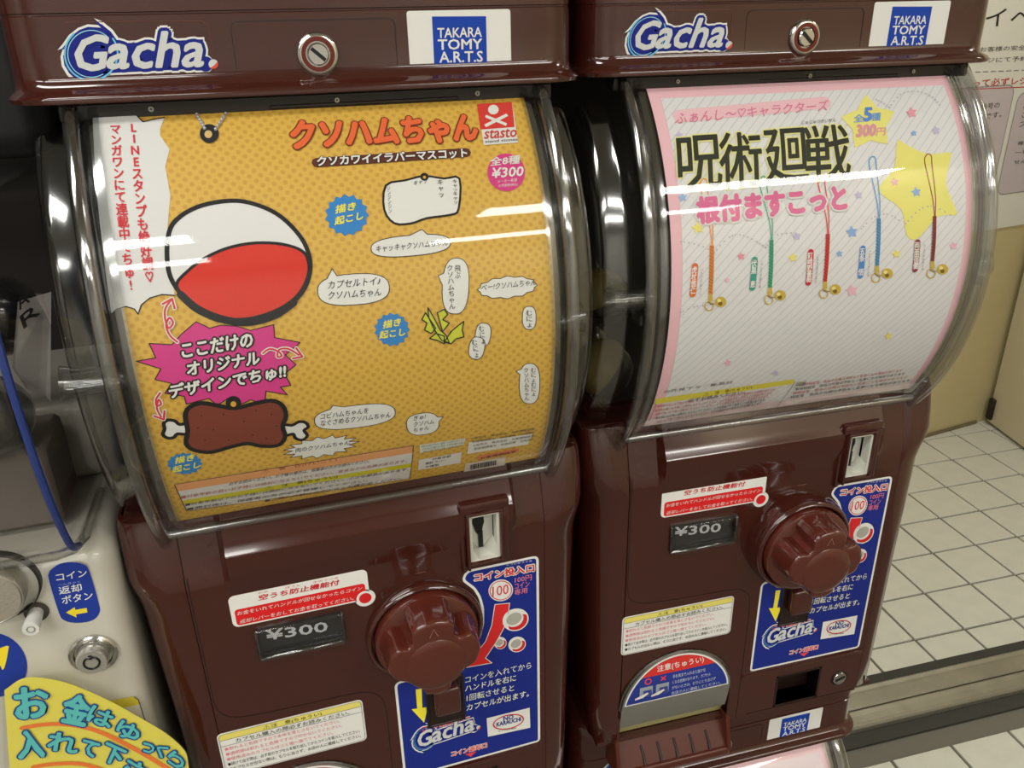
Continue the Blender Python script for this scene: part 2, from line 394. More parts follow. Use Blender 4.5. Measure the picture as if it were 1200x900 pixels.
# ================================================================== THE BROWN CAPSULE MACHINES (all shapes in the machine's own frame, z from the price window top)
def L(name, bm, m, parent, **k): return link(name, bm, m, parent, dz=ZO, **k)
M1 = thing('capsule_machine', 'brown capsule vending machine with yellow poster, upper middle', 'capsule machine', M_ROOT[0], M_ROT[0], 'brown capsule machines')
YB = .30
def bodyring(z, hw, r, yf, inner=None, n=8):
    pts = []; r = min(r, hw-.1262)
    for s_ in (1, -1):
        c = []
        for k in range(n+1):
            a = math.radians(90*k/n); c.append((s_*(hw-r+r*math.cos(a)), yf+r-r*math.sin(a), z))
        pts.append(c)
    # from the right groove, round the right corner, back, and the left side to the left groove
    g_ = .1245
    R_ = [(g_, yf+.004, z), (g_, yf+.0006, z), (g_+.0008, yf, z)] + pts[0][::-1] + [(hw, YB, z)]
    L_ = [(-hw, YB, z)] + pts[1] + [(-g_-.0008, yf, z), (-g_, yf+.0006, z), (-g_, yf+.004, z)]
    return R_ + L_
ST = [(-.228, .149, .033, .001), (-.2345, .145, .033, .004), ][:0]
prof = [(-.2345, .1450, .030, .004), (-.230, .1480, .033, .0005), (-.20, .1490, .034, 0), (-.08, .1530, .034, 0), (.005, .1570, .033, 0), (.022, .158, .033, 0), (.034, .1595, .029, -.0002),
        (.043, .1602, .023, .0008), (.052, .1605, .019, .0028), (.070, .1605, .016, .0075), (.085, .160, .014, .012), (.090, .159, .013, .0145), (.091, .157, .013, .018)]
bm = NB(); loft(bm, [bodyring(*q) for q in prof], False)
# top and bottom lids, and the inside wall behind the front panel
box(bm, -.156, .156, .019, YB, .086, .091, .001, 1); box(bm, -.144, .144, .004, YB, -.2345, -.230)
loft(bm, [[(x, .006 if z < .04 else .006+(z-.04)*.27, z) for x in (-.1250, -.1240)] for z in (-.234, .03, .09)], False)
body = L('body_shell', bm, BROWN, M1)
bm = NB(); box(bm, -.1246, .1246, .050, .055, -.234, .086); L('inner_wall', bm, DBROWN, M1, smooth=None)
# front panel: flat lower part with its openings, bent upper part
hw = .1241
def rect(x0, x1, z0, z1): return [(x0, z0), (x1, z0), (x1, z1), (x0, z1)]
AX, AR, AZ = -.0712, .0553, -.1895
arch = [(AX+AR*math.cos(math.radians(a)), AZ+AR*math.sin(math.radians(a))) for a in range(0, 181, 9)]
def panel(bm, outer, holes, y, depth):
    loops = [[Vector((a, b, 0)) for a, b in l] for l in [outer]+holes]
    vs = [bm.verts.new((p.x, y, p.y)) for l in loops for p in l]
    for t in tessellate_polygon(loops):
        try: bm.faces.new([vs[i] for i in t])
        except ValueError: pass
    for l in loops:
        loft(bm, [[(p.x, yy, p.y) for p in l] for yy in (y, y+depth)], True)
out_ = [(-hw, -.2335), (AX-AR, -.2335)] + arch[::-1] + [(AX+AR, -.2335), (hw, -.2335), (hw, .02), (-hw, .02)]
win = rect(-.0872, -.0278, -.0272, -.0003)
lev = rect(.0275, .0548, -.129, -.086); hole = rect(.0355, .0795, -.2285, -.1945); coinh = rect(.0665, .0882, .022, .0602)
bm = NB(); panel(bm, out_, [rect(.0275, .0548, -.129, -.086), rect(.0355, .0795, -.2285, -.1945), rect(-.0872, -.0278, -.0272, -.0003)], 0, .02)
def up(x, z):
    """how far forward the front stands at height z: the brow between the two shoulders is raised"""
    base = 0 if z < .034 else (z-.034)*.02 if z < .043 else .0006+(z-.043)*.27
    k = 1
    if x < -.1005: k = 0
    elif x < -.0965: k = (x+.1005)/.004
    elif x > .103: k = 0
    elif x > .099: k = 1-(x-.099)/.004
    if z < .031: f = 0
    elif z < .050: f = -.0040*(z-.031)/.019
    elif z < .0632: f = -.0040
    elif z < .068: f = -.0040+(z-.0632)*.55
    else: f = -.0010+(z-.068)*.50
    return base*(1-k) + min(f, base)*k
xs = [-hw, -.1008, -.1004, -.0999, -.0985, -.0970, -.0965, -.09, -.02, .0665, .0882, .0990, .0995, .101, .1025, .1032, hw]
zs = [.02, .022, .031, .034, .038, .043, .050, .0602, .0632, .0645, .068, .072, .080, .086, .0905, .093]
for i in range(len(xs)-1):
    for j in range(len(zs)-1):
        if .0664 < (xs[i]+xs[i+1])/2 < .0883 and .022 < (zs[j]+zs[j+1])/2 < .0602: continue
        q = [(xs[a], up(xs[a], zs[b]), zs[b]) for a, b in ((i, j), (i+1, j), (i+1, j+1), (i, j+1))]; bm.faces.new([bm.verts.new(p) for p in q])
bmesh.ops.remove_doubles(bm, verts=bm.verts, dist=.00002)
for s_ in (-1, 1):
    loft(bm, [[(s_*hw, y+d, z) for z, y in [(z, up(s_*hw, z)) for z in zs]] for d in (0, .01)], False)
bmesh.ops.recalc_face_normals(bm, faces=bm.faces)
front = L('front_panel', bm, BROWN, M1, smooth=28)
# seams pressed into the front panel
sp = Print(Plane(0, 0), .00008); sp.pxmode = False
sp.stroke(smoothpoly([(-.1228, .05), (-.1228, -.03), (-.1225, -.058), (-.117, -.070), (-.103, -.0750), (-.07, -.0768), (-.031, -.0778), (-.016, -.0805), (-.008, -.088), (-.0052, -.10), (-.0049, -.14), (-.0051, -.179), (-.0053, -.2325)], 4, False), .0006, SEAM, ab=True)
sp.stroke([(.0052, -.2318), (.1225, -.2318)], .0006, SEAM, ab=True)
sp.done('panel_seam', M1)
bm = NB(); box(bm, -.0045, .1236, -.0016, .001, -.1838, -.1812, .0007, 2); L('ridge', bm, BROWN, M1)
bm = NB(); box(bm, .0355, .0795, .016, .02, -.2290, -.1940)
for a, b, c, d in ((.0335, .0355, -.2305, -.1925), (.0795, .0815, -.2305, -.1925), (.0335, .0815, -.1945, -.1925), (.0335, .0815, -.2305, -.2285)): box(bm, a, b, -.0004, .03, c, d)
L('return_tray_opening', bm, DBROWN, M1, smooth=None)
# small round lock at the bottom right
bm = NB(); lathe(bm, .1035, -.2125, [(.0088, .001), (.0088, -.0006), (.0080, -.0012), (.0076, -.0008), (.0072, .0004)], 28); lk = L('bezel', bm, DBROWN, M1)
bm = NB(); lathe(bm, .1035, -.2125, [(.0071, .001), (.0071, -.0010), (.0066, -.0016), (.00001, -.0016)], 28); lk2 = L('small_lock', bm, CHROME, M1)
bm = NB(); box(bm, -.0052, .0052, -.0004, .0004, -.0009, .0009); bmesh.ops.rotate(bm, verts=bm.verts, cent=(0,0,0), matrix=Matrix.Rotation(math.radians(-18), 3, 'Y')); bmesh.ops.translate(bm, verts=bm.verts, vec=(.1035, -.0018, -.2125)); L('keyway', bm, BLACK, lk2)
# ---- dispensing opening: recess, flap, tray
bm = NB(); loft(bm, [[(a, y, b) for a, b in [(AX-AR, -.2335)]+arch[::-1]+[(AX+AR, -.2335)]] for y in (.0, .055)], False)
L('chute_recess', bm, DBROWN, M1)
bm = NB(); box(bm, AX-AR, AX+AR, .010, .014, -.229, -.150); L('chute_back', bm, mat('cream_plastic', (150, 142, 96), .4), M1, smooth=None)
def flapy(z): t = (z+.222)/(.0865); return .003 - .007*math.sin(PI*min(max(t*.85, 0), 1))
r_ = AR-.0022
def half(z): return r_ if z < AZ else math.sqrt(max(r_*r_-(z-AZ)**2, 1e-8))
zz = [-.214+k*(AZ+r_+.214)/22 for k in range(23)]
bm = NB()
rings = []
for z in zz:
    h = half(z); rings.append([(AX+h*(k/10-1), flapy(z), z) for k in range(21)])
loft(bm, rings, False); loft(bm, [[(x, y+.0025, z) for x, y, z in r] for r in rings], False, flip=True)
loft(bm, [rings[0], [(x, y+.0025, z) for x, y, z in rings[0]]], False)
flap = L('flap', bm, SILV, M1)
bm = NB(); tube(bm, [(AX+(AR-.0012)*math.cos(math.radians(a)), -.0012, AZ+(AR-.0012)*math.sin(math.radians(a))) for a in range(0, 181, 6)], .0013, 8); L('flap_rim', bm, clear('rim_clear', (.8, .8, .8), .05, 1.5, .15), M1)
class Flap(Plane):
    def out(s, a, b, off): return (a, flapy(b)-off, b+s.dz)
fs = Flap(0, 0); fs.breaks = zz
fp = Print(fs, .0002); fp.pxmode = False
def seg(R, zb, n=30):
    a0 = math.asin((zb-AZ)/R); return [(AX+R*math.cos(a0+(PI-2*a0)*k/n), AZ+R*math.sin(a0+(PI-2*a0)*k/n)) for k in range(n+1)]
fp.face(seg(.0515, -.1835), WHT, 1); fp.face(seg(.0500, -.1822), (38, 56, 140), 2); fp.face(seg(.0500, -.1545), (205, 52, 48), 3)
fp.text('注意(ちゅうい)', (AX-.021, -.152), (AX+.024, -.152), (AX-.021, -.1445), WHT, 4, bold=.01)
for k, t in enumerate(['手を奥まで入れると抜けな', 'くなる危険があります。カプセル', 'がないときは、むりにとり出さず', 'お店の人に連絡してください。']):
    fp.text(t, (AX-.006, -.1615-k*.0064), (AX+.026+k*.0055, -.1615-k*.0064), (AX-.006, -.1575-k*.0064), (205, 210, 226), 4)
fp.stroke([(AX-.0295+.0028*math.cos(t*PI/6), -.1590+.0028*math.sin(t*PI/6)) for t in range(12)], .0012, (222, 70, 80), 4, True, True)
for s_ in (-1, 1): fp.stroke([(AX-.0150-.0022, -.1590-.0022*s_), (AX-.0150+.0022, -.1590+.0022*s_)], .0013, (222, 70, 80), 4, ab=True)
for cx in (-.031, -.0155):
    x = AX+cx; fp.face(rect(x-.0062, x+.0062, -.1765, -.1645), (150, 156, 166), 4); fp.face([(x-.003, -.1765), (x-.003, -.1685), (x+.005, -.1685), (x+.0062, -.1765)], (60, 74, 140), 5)
    fp.face([(x-.0105, -.1775), (x-.0105, -.1755), (x-.004, -.173), (x+.001, -.171), (x+.0025, -.1725), (x-.003, -.1765)], (226, 220, 216), 6)
o_ = fp.done('flap_sticker', flap, label='blue and red caution sticker on the flap')
bm = NB()      # tray: sloping plate, lip round its front, grooves
loft(bm, [[(AX-AR, .045, -.226), (AX+AR, .045, -.226)], [(AX-AR, .010, -.2330), (AX+AR, .010, -.2330)], [(AX-AR, -.010, -.262), (AX+AR, -.010, -.262)]], False, flip=True)
box(bm, AX-AR-.002, AX+AR+.002, -.011, -.004, -.268, -.258, .003, 3)
for s_ in (-1, 1):
    x = AX+s_*(AR+.0005)
    loft(bm, [[(x+d, y, z) for y, z in ((.02, -.226), (-.002, -.2265), (-.011, -.258), (-.009, -.268), (.02, -.268))] for d in (-.0018, .0018)], True, True, True)
loft(bm, [[(AX-AR, .02, -.268), (AX+AR, .02, -.268)], [(AX-AR, -.009, -.268), (AX+AR, -.009, -.268)]], False)
bmesh.ops.recalc_face_normals(bm, faces=bm.faces)
tray = L('tray', bm, mat('tray_plastic', (80, 34, 24), .3), M1)
bm = NB()
for k in range(5): x = AX-.030+k*.0165; tube(bm, [(x, .004-.0012, -.2435), (x+.0012, -.003, -.2515), (x+.001, -.0085, -.2570)], .0012, 6)
L('groove', bm, DBROWN, tray)
# ---- price window
bm = NB()
a, b, c, d = -.0879, -.0271, -.0279, .0004
box(bm, a, b, .004, .006, c, d)
L('price_card', bm, mat('price_card', (20, 20, 24), .5), M1, smooth=None)
bm = NB(); box(bm, a+.0004, b-.0004, -.0042, .0029, c+.0004, d-.0004, .0018, 3); L('price_cover', bm, CLEARP, M1)
bm = NB()
for e in ((a, a+.0022, c, d), (b-.0022, b, c, d)): box(bm, e[0], e[1], -.0030, .004, e[2]+.003, e[3]-.001, .0008, 1)
box(bm, a+.001, b-.001, -.003, .004, c+.0005, c+.0035, .001, 1)
L('price_cover_edge', bm, clear('edge_dark', (.35, .36, .36), .1, 1.5, .12), M1)
pp = Print(Plane(0, .004), .0002)
pp.text('¥300', (312.5, 750), (384, 739), (311, 738.5), (200, 202, 206), 2, bold=.028)
pp.done('price_lettering', M1)
# ---- coin slot and its housing
bm = NB()
x0, x1, z0, z1 = .0660, .0887, .0212, .0608
for e in ((x0-.0022, x0, z0-.006, z1+.002), (x1, x1+.0024, z0-.002, z1+.002), (x0-.0022, x1+.0024, z1, z1+.0024), (x0-.0022, x1+.0024, z0-.0022, z0)):
    box(bm, e[0], e[1], -.0075, .006, e[2], e[3], .0010, 2)
box(bm, x0-.0065, x1+.0075, -.0062, .02, z1+.0015, z1+.010, .002, 2)
box(bm, x1+.0022, x1+.0075, -.0055, .006, z0-.0035, z1+.004, .0018, 2)
box(bm, x0-.0060, x0-.0020, -.0030, .006, z0-.010, z1+.004, .0014, 2)
L('coin_slot_housing', bm, BROWN, M1)
cpl = None
bm = NB(); fw = .0024
for e in ((x0, x0+fw, z0, z1), (x1-fw, x1, z0, z1), (x0, x1, z1-fw, z1), (x0, x1, z0, z0+.0008)): box(bm, e[0], e[1], -.0052, .004, e[2], e[3], .0004, 1)
xm = .0765; zt = z1-fw
bk = .006
v = lambda x, y, z: bm.verts.new((x, y, z))
for q in ([(x0+fw, bk, zt), (x1-fw, bk, zt), (x1-fw, bk, .034), (xm+.002, bk, .0255), (xm-.002, bk, .0255), (x0+fw, bk, .034)],
          [(x0+fw, bk, .034), (xm-.002, bk, .0250), (xm-.003, -.004, z0), (x0+fw, -.004, z0), (x0+fw, -.004, .031)],
          [(x1-fw, bk, .034), (x1-fw, -.004, .031), (x1-fw, -.004, z0), (xm+.003, -.004, z0), (xm+.002, bk, .0250)],
          [(xm-.002, bk, .0250), (xm+.002, bk, .0250), (xm+.003, -.004, z0), (xm-.003, -.004, z0)]):
    bm.faces.new([v(*p_) for p_ in q])
bmesh.ops.recalc_face_normals(bm, faces=bm.faces)
cpl = L('coin_slot_plate', bm, PLATE, M1, smooth=None)
bm = NB(); sl = [(xm-.001+.0044*math.sin(t*2*PI/20)*(1 if math.cos(t*2*PI/20) > -.3 else .8), .047+.0098*math.cos(t*2*PI/20)) for t in range(20)]
loft(bm, [[(a, y, b) for a, b in sl] for y in (.0050, .0058)], True, True, True); box(bm, xm-.0016, xm+.0018, .0042, .0058, .0262, .040)
L('slot', bm, BLACK, cpl, smooth=None)
# ---- return lever
bm = NB(); x0, x1, z0, z1 = .0268, .0555, -.1300, -.0850
for e in ((x0-.001, x0+.0016, z0, z1), (x1-.0016, x1+.001, z0, z1), (x0-.001, x1+.001, z1-.0016, z1+.001), (x0-.001, x1+.001, z0-.001, z0+.0016)): box(bm, e[0], e[1], -.0018, .014, e[2], e[3], .0007, 1)
box(bm, x0, x1, -.0013, .004, z0, z1)
lf = L('lever_frame', bm, DBROWN, M1)
bm = NB(); box(bm, x0+.0045, x1-.0035, -.011, -.001, -.113, -.0865, .0028, 3); L('return_lever', bm, mat('lever_plastic', (70, 30, 24), .2, coat=.5), lf)
# ---- turning knob
KX, KZ = .030, -.034
kroot_bm = NB(); lathe(kroot_bm, KX, KZ, [(.0440, .001), (.0440, -.0030), (.0430, -.0050), (.0412, -.0062), (.0400, -.0056), (.0393, -.002), (.0393, .002)], 56)
collar = L('knob_collar', kroot_bm, BROWN, M1)
bm = NB(); lathe(bm, KX, KZ, [(.0386, .001), (.0386, -.0085), (.0380, -.0102), (.0365, -.0112), (.0001, -.0118)], 56)
def kr(a):
    """outline of the grip, a in degrees from +x"""
    P_ = [(-90, .0315), (-74, .0305), (-60, .0236), (-45, .0222), (-30, .0262), (-12, .0325), (5, .0350), (22, .0350), (33, .0335), (45, .0262), (55, .0268), (64, .0345), (72, .0368), (90, .0372)]
    if a > 90: a = 180-a
    if a < -90: a = -180-a
    for (a0, r0), (a1, r1) in zip(P_, P_[1:]):
        if a <= a1: t = (a-a0)/(a1-a0); t = t*t*(3-2*t); return r0+(r1-r0)*t
    return P_[-1][1]
N_ = 120; rings = []
for y, sc_, add in ((-.0105, 1.0, .0012), (-.0125, 1.0, .0004), (-.022, .985, 0), (-.030, .97, 0), (-.0338, .955, 0), (-.0352, .935, 0), (-.0360, .90, 0), (-.0364, .84, 0), (-.0365, .60, 0)):
    ring = []
    for k in range(N_):
        a = -90+360*k/N_; aa = a if a <= 180 else a-360; r = kr(aa)
        if aa > 20 and aa < 160: r = r*(sc_ + (1-sc_)*.2)
        else: r = r*sc_
        r += add; ar = math.radians(a); ring.append((KX+r*math.cos(ar), y, KZ+r*math.sin(ar)))
    rings.append(ring)
loft(bm, rings, True, False, True)
lathe(bm, KX, KZ-.0015, [(.0218, -.034), (.0216, -.0366), (.0208, -.0372), (.0150, -.0381), (.008, -.0386), (.00001, -.0388)], 48)
bmesh.ops.recalc_face_normals(bm, faces=bm.faces)
knob = L('knob', bm, BROWN2, M1, smooth=35)
bm = NB(); tube(bm, [(KX-.003, -.0363, KZ+.0235), (KX, -.0363, KZ+.030), (KX+.003, -.0363, KZ+.0235)], .0004, 5); box(bm, KX-.0052, KX-.0048, -.0360, -.012, KZ+.0355, KZ+.0362); L('arrow_mark', bm, mat('mark', (140, 96, 84), .4), knob)
bm = NB(); tube(bm, [(KX-.004, 0, KZ+.052), (KX+.004, 0, KZ+.052)], .0004, 5); L('top_mark', bm, BROWN2, M1)
# ---- head with its flared rim, lid seam, lock panel, lock
def headring(z, hw, r, yf): return [(x, y, z) for x, y in rrect(-hw, hw, yf, YB, r, 10)]
bm = NB()
loft(bm, [headring(*q) for q in ((.3440, .156, .022, .0240), (.3425, .1595, .025, .0195), (.3432, .1622, .027, .0172), (.3455, .1628, .027, .0168), (.3472, .1618, .027, .0180), (.3488, .1602, .026, .0222),
     (.3510, .1592, .024, .0250), (.356, .1588, .023, .0262), (.372, .1585, .022, .0264), (.3848, .1582, .022, .0264), (.3852, .1576, .021, .0272), (.3860, .1576, .021, .0272), (.3864, .1582, .022, .0264), (.400, .158, .022, .0268), (.424, .156, .022, .0285), (.4278, .152, .020, .032))], True, True, True)
head = L('head', bm, BROWN, M1, smooth=50)
hp = Plane(0, .0264)
lp = Print(hp, .00008); lp.pxmode = False
lp.stroke(rr2(-.0445, .0448, .3449, .3807, .004), .0005, SEAM, 1, True, True); lp.stroke([(-.0556, .352), (-.0556, .3795), (-.059, .3815), (-.125, .382)], .00035, mat('faint_edge', (96, 48, 36), .3), 1, False, True)
lp.done('lock_cover_seam', head)
bm = NB(); lathe(bm, 0, .3631, [(.0115, .0), (.0115, -.0016), (.0108, -.0026), (.0095, -.0030), (.0068, -.0030), (.0066, -.0012), (.0062, -.0012), (.0060, -.0036), (.0052, -.0044), (.00001, -.0044)], 48, .0264); lk = L('lock', bm, CHROME, head)
bm = NB(); lathe(bm, 0, .3631, [(.0068, -.0031), (.0092, -.0031)], 40, .0264); L('lock_ring', bm, mat('lock_ring_red', (120, 60, 54), .25, .8), lk)
bm = NB(); box(bm, -.0048, .0048, -.0004, .0012, -.0010, .0010); bmesh.ops.rotate(bm, verts=bm.verts, cent=(0,0,0), matrix=Matrix.Rotation(math.radians(42), 3, 'Y')); bmesh.ops.translate(bm, verts=bm.verts, vec=(0, .0264-.0048, .3631)); L('keyway', bm, BLACK, lk)
bm = NB(); box(bm, -.138, .140, .0265, .040, .3335, .3424, .001, 1); box(bm, -.134, -.128, .0235, .03, .3340, .3405, .0008, 1)
box(bm, -.03, .08, .0255, .03, .3350, .3372, .0006, 1)
rail_ = L('case_track', bm, mat('track_black', (30, 24, 22), .3), M1)
bm = NB(); 
for x in (.008, -.092, .092): bm = NB(); lathe(bm, x, .3382, [(.0016, 0), (.0014, -.001), (.0006, -.001), (.0005, 0)], 10, .0262); L('screw', bm, STEEL, rail_)
# ---- clear display case
TH = [math.radians(a) for a in range(-40, 49, 2)]
OFFS = [(-.1580, -.034), (-.1578, -.028), (-.1565, -.023), (-.1530, -.0195), (-.1500, -.0185), (-.1400, -.0170), (-.1375, -.0150), (-.1364, -.0100), (-.1360, .0040), (-.1352, .0080), (-.1340, .0098), (-.1315, .0106), (-.1290, .0098), (-.1277, .0075), (-.1270, .0020), (-.1262, .0046), (-.1254, .0016), (-.1240, .0024), (-.1234, .0044), (-.1205, .0050), (-.1185, .0050), (-.1175, .0050)]
OFFS = OFFS + [(-x, o) for x, o in OFFS[::-1]]
def sec(x, off, tk=0): return [(x, PYC-(PR+off)*math.cos(t), PZC+(PR+off)*math.sin(t)) for t in TH]
bm = NB(); loft(bm, [sec(x, o) for x, o in OFFS[20:-20]], False)                       # the lens
case = L('display_case', bm, CLEAR, M1, smooth=60)
for sgn, nm in ((1, 'right'), (-1, 'left')):
    seq = OFFS[:21] if sgn < 0 else OFFS[-21:]
    bm = NB(); loft(bm, [sec(x, o) for x, o in seq], False)
    inner = [(x*1.0 - sgn*.0000, o-.0028) for x, o in seq if abs(x) < .1355]
    loft(bm, [sec(x, o) for x, o in inner], False)
    L('case_flange', bm, CLEARE, case, smooth=50)
    bm = NB()          # side wall going back from the flange
    o = OFFS[0][1]
    loft(bm, [[(sgn*.158, y, z) for _, y, z in sec(0, o)], [(sgn*.1583, max(y, .0)+.5*(.24-max(y, 0)), z) for _, y, z in sec(0, o)], [(sgn*.158, .24, z) for _, y, z in sec(0, o)]], False)
    L('case_side', bm, clear('side_clear', (.80, .81, .81), .04, 1.5, .02), case, smooth=60)
    e = .1572 if sgn < 0 else .1400
    bm = NB(); tube(bm, [(sgn*.126, -.026, .206), (sgn*(e-.007), -.0265, .2065), (sgn*e, -.027, .207), (sgn*(e+.0006), -.027, .207), (sgn*e, -.027, .207), (sgn*.1365, -.0265, .2065)], [.0072, .0078, .0098, .0088, .0056, .0046], 20, False)
    box(bm, sgn*.1365-.0008, sgn*.1365+.0008, -.0335, -.019, .190, .197)
    L('screw_boss', bm, clear('boss_clear', (.9, .91, .91), .06, 1.45, .03), case)
bm = NB(); tube(bm, [(x, PYC-(PR+.0042)*math.cos(TH[0]+.04), PZC+(PR+.0042)*math.sin(TH[0]+.04)) for x in (-.128, 0, .128)], .0034, 10); L('case_lip', bm, CLEARE, case)
bm = NB(); loft(bm, [[(x, PYC-(PR-.0015)*math.cos(t), PZC+(PR-.0015)*math.sin(t)) for t in TH[2:-1]] for x in (-.1135, .1165)], False); L('added_backing', bm, mat('dimming_backing', (60, 58, 58), .3), case)  # added dark sheet, keeps the poster's back dim through the case sides
bm = NB(); box(bm, -.152, .152, .245, .25, .0915, .342); box(bm, -.13, .13, .05, .24, .0925, .0945); L('case_back', bm, mat('case_back_dark', (34, 28, 26), .4), M1, smooth=None)
# ---- stickers
sH = Print(hp); p = sH
q4 = lambda a, b, c, d: [a, b, c, d]
sH.pxmode = False; sH.face(rr2(.0520, .1140, .3472, .3842, .0016), WHT, 1); sH.pxmode = True
p.poly([(506, 19.3), (569.4, 19), (570.8, 86), (509.3, 87.3)], (20, 64, 168), 2)
p.text('TAKARA', (512.7, 44.3), (564.3, 43), (512.5, 33), WHT, 3, bold=.022); p.text('TOMY', (513.3, 58.4), (564.6, 57.2), (513, 46.4), WHT, 3, bold=.03); p.text('A.R.T.S', (515, 73.4), (565.4, 72.2), (514.6, 60.8), WHT, 3, bold=.024)
o = p.done('maker_sticker', head, label='white sticker with a blue maker emblem')
GREY = (205, 208, 208)
def logo(p, T, k=1.0, L0=1, white=True):
    """swirl logo; T carries design points (photo pixels of the left machine's head) to a,b; k scales line widths"""
    U = .00041*k; pm = p.pxmode; p.pxmode = False; f = lambda q: [T(a, b) for a, b in q]
    sw = [(141, 50), (131, 36), (120, 27), (110, 23), (119, 31), (103, 30), (92, 34), (82, 42), (75, 52), (69, 59), (75.5, 56.5), (72.5, 66), (74, 77), (80, 87), (89, 95), (102, 101), (96.5, 94.5), (110, 95), (120, 92), (132, 84), (142, 74), (146, 62)]
    big = [(108+(x-108)*1.0, 62+(y-62)*1.0) for x, y in sw]
    def txts(rgb, L, ow):
        for t, BL, BR, TL, bd in (('G', (86, 83.5), (122, 81.5), (91.5, 42.5), .03), ('acha', (124.5, 80.5), (237, 77.5), (131, 38.5), .03)):
            BL, BR, TL = (Vector(T(*q)) for q in (BL, BR, TL))
            if ow: p.text(t, BL, BR, TL, rgb, L=L, bold=bd, outline=rgb, ow=ow*U, oL=L, on=14)
            else: p.text(t, BL, BR, TL, rgb, L=L, bold=bd)
    def bar(e, rgb, L):
        p.face(f([(118, 52-e), (238+e*.5, 46-e), (240+e, 80+e), (120, 86+e)]), rgb, L)
        p.face(f([(240-9-e+8*math.cos(t*PI/10)*0+ (9+e)*(math.cos(t*PI/10)) + 10, 75+(9+e)*math.sin(t*PI/10)) for t in range(20)]), rgb, L)
    if white:
        p.face(f([(108+(x-108)*1.045, 62+(y-62)*1.045) for x, y in sw]), WHT, L0); txts(WHT, L0, 6.5); bar(2.6, WHT, L0)
    p.face(f([(108+(x-108)*.955, 62+(y-62)*.955) for x, y in sw]), (20, 34, 130), L0+1); txts((20, 34, 130), L0+1, 4); bar(0, (20, 34, 130), L0+1)
    for R, wd, rgb, a0, a1 in ((31, 2.0, (110, 190, 225), -35, 230), (27.5, 1.0, (150, 215, 235), 60, 320)):
        p.stroke(f([(107+R*math.cos(math.radians(a)), 63+R*math.sin(math.radians(a))) for a in range(a0, a1, 8)]), wd*U, rgb, L0+2, False, True)
    txts(GREY, L0+3, 0)
    p.face(f([(250+5.6*math.cos(t*PI/12), 75+5.6*math.sin(t*PI/12)) for t in range(24)]), GREY, L0+3)
    p.face(f([(250+5.6*math.cos(math.radians(a)), 75+5.6*math.sin(math.radians(a))) for a in range(-30, 131, 10)] + [(250, 77.5)]), (215, 84, 60), L0+4)
    p.pxmode = pm
p = Print(hp); logo(p, hp.px); p.done('logo_sticker', head, label='blue and white swirl logo sticker')
bp_ = Plane(0, 0)
# red caution strip
p = Print(bp_); p.pxmode = False
C1 = bp_.px(428, 700.5)
p.face(rr2(-.1004, -.0075, .0047, .0308, .0042), WHT, 1); p.face([(C1[0]+.0072*math.cos(t*PI/14), C1[1]+.0072*math.sin(t*PI/14)) for t in range(28)], WHT, 1)
p.face(rr2(-.0978, -.0100, .0059, .0192, .0022), (214, 34, 36), 2); p.face([(C1[0]+.0062*math.cos(t*PI/14), C1[1]+.0062*math.sin(t*PI/14)) for t in range(28)], WHT, 3)
p.face([(C1[0]+.0044*math.cos(t*PI/14), C1[1]+.0044*math.sin(t*PI/14)) for t in range(28)], (206, 36, 40), 4)
p.pxmode = True
p.line('空うち防止機能付', (303, 703.5), (397, 685), 6.5, (196, 26, 34), bold=.03); p.line('から　　　ぼうし　　きのうつき', (302, 695.8), (396, 677.5), 2.2, (196, 26, 34))
p.line('お金をいれてハンドルが回せなかったらコイン', (277.8, 720.9), (423.8, 690.8), 4.9, WHT, L=5, bold=.004)
p.line('返却レバーをおしてお金を取ってください。', (280.8, 730.4), (414, 702.4), 4.8, WHT, L=5, bold=.004)
red1 = p.done('caution_strip', M1, label='white and red caution strip')
# notice sticker
p = Print(bp_); p.pxmode = False
X0, X1, Z0, Z1 = -.1262, -.0218, -.1268, -.0850; p.face(rr2(X0, X1, Z0, Z1, .0038), WHT, 1)
p.face(rr2(X0+.0012, X1-.0012, Z1-.0068, Z1-.0012, .0024), (226, 214, 110), 2); p.stroke(rr2(X0+.0012, X1-.0012, Z0+.001, Z1-.0012, .003), .0003, (60, 56, 50), 3, True, True)
p.stroke([(X0+.0012, Z1-.0068), (X1-.0012, Z1-.0068)], .0003, (60, 56, 50), 3, ab=True); p.stroke([(X0+.0012, Z1-.0124), (X1-.0012, Z1-.0124)], .0003, (60, 56, 50), 3, ab=True)
p.text('⚠注　意(ちゅうい)', (X0+.032, Z1-.0062), (X0+.074, Z1-.0062), (X0+.032, Z1-.0022), INKK, 4, bold=.01)
for k, (t, c, e) in enumerate([('カプセル購入の際必ずお読みください。', INKK, .094), ('●割れると危険ですので本体を落とさないでください。', (224, 128, 140), .086), ('●透明部は割れると危険ですので叩かないでください。', (224, 128, 140), .087),
                          ('●使用済みのカプセルはゴミ箱へ捨ててください。', (224, 128, 140), .080), ('●続けて出す際は、必ず前のカプセルを取り出してからコインを投入してください。', INKK, .100), ('●カプセルが出ない際は、むりに出さず、お店の人に連絡してください。', INKK, .100)]):
    zb = Z1-.0116-k*.0050 - (.0006 if k else 0); p.text(t, (X0+(.012 if k == 0 else .0035), zb), (X0+e, zb), (X0+(.012 if k == 0 else .0035), zb+(.0038 if k == 0 else .0034)), c, 4, bold=.006 if k == 0 else 0)
p.done('notice_sticker', M1, label='white caution notice with a yellow header')
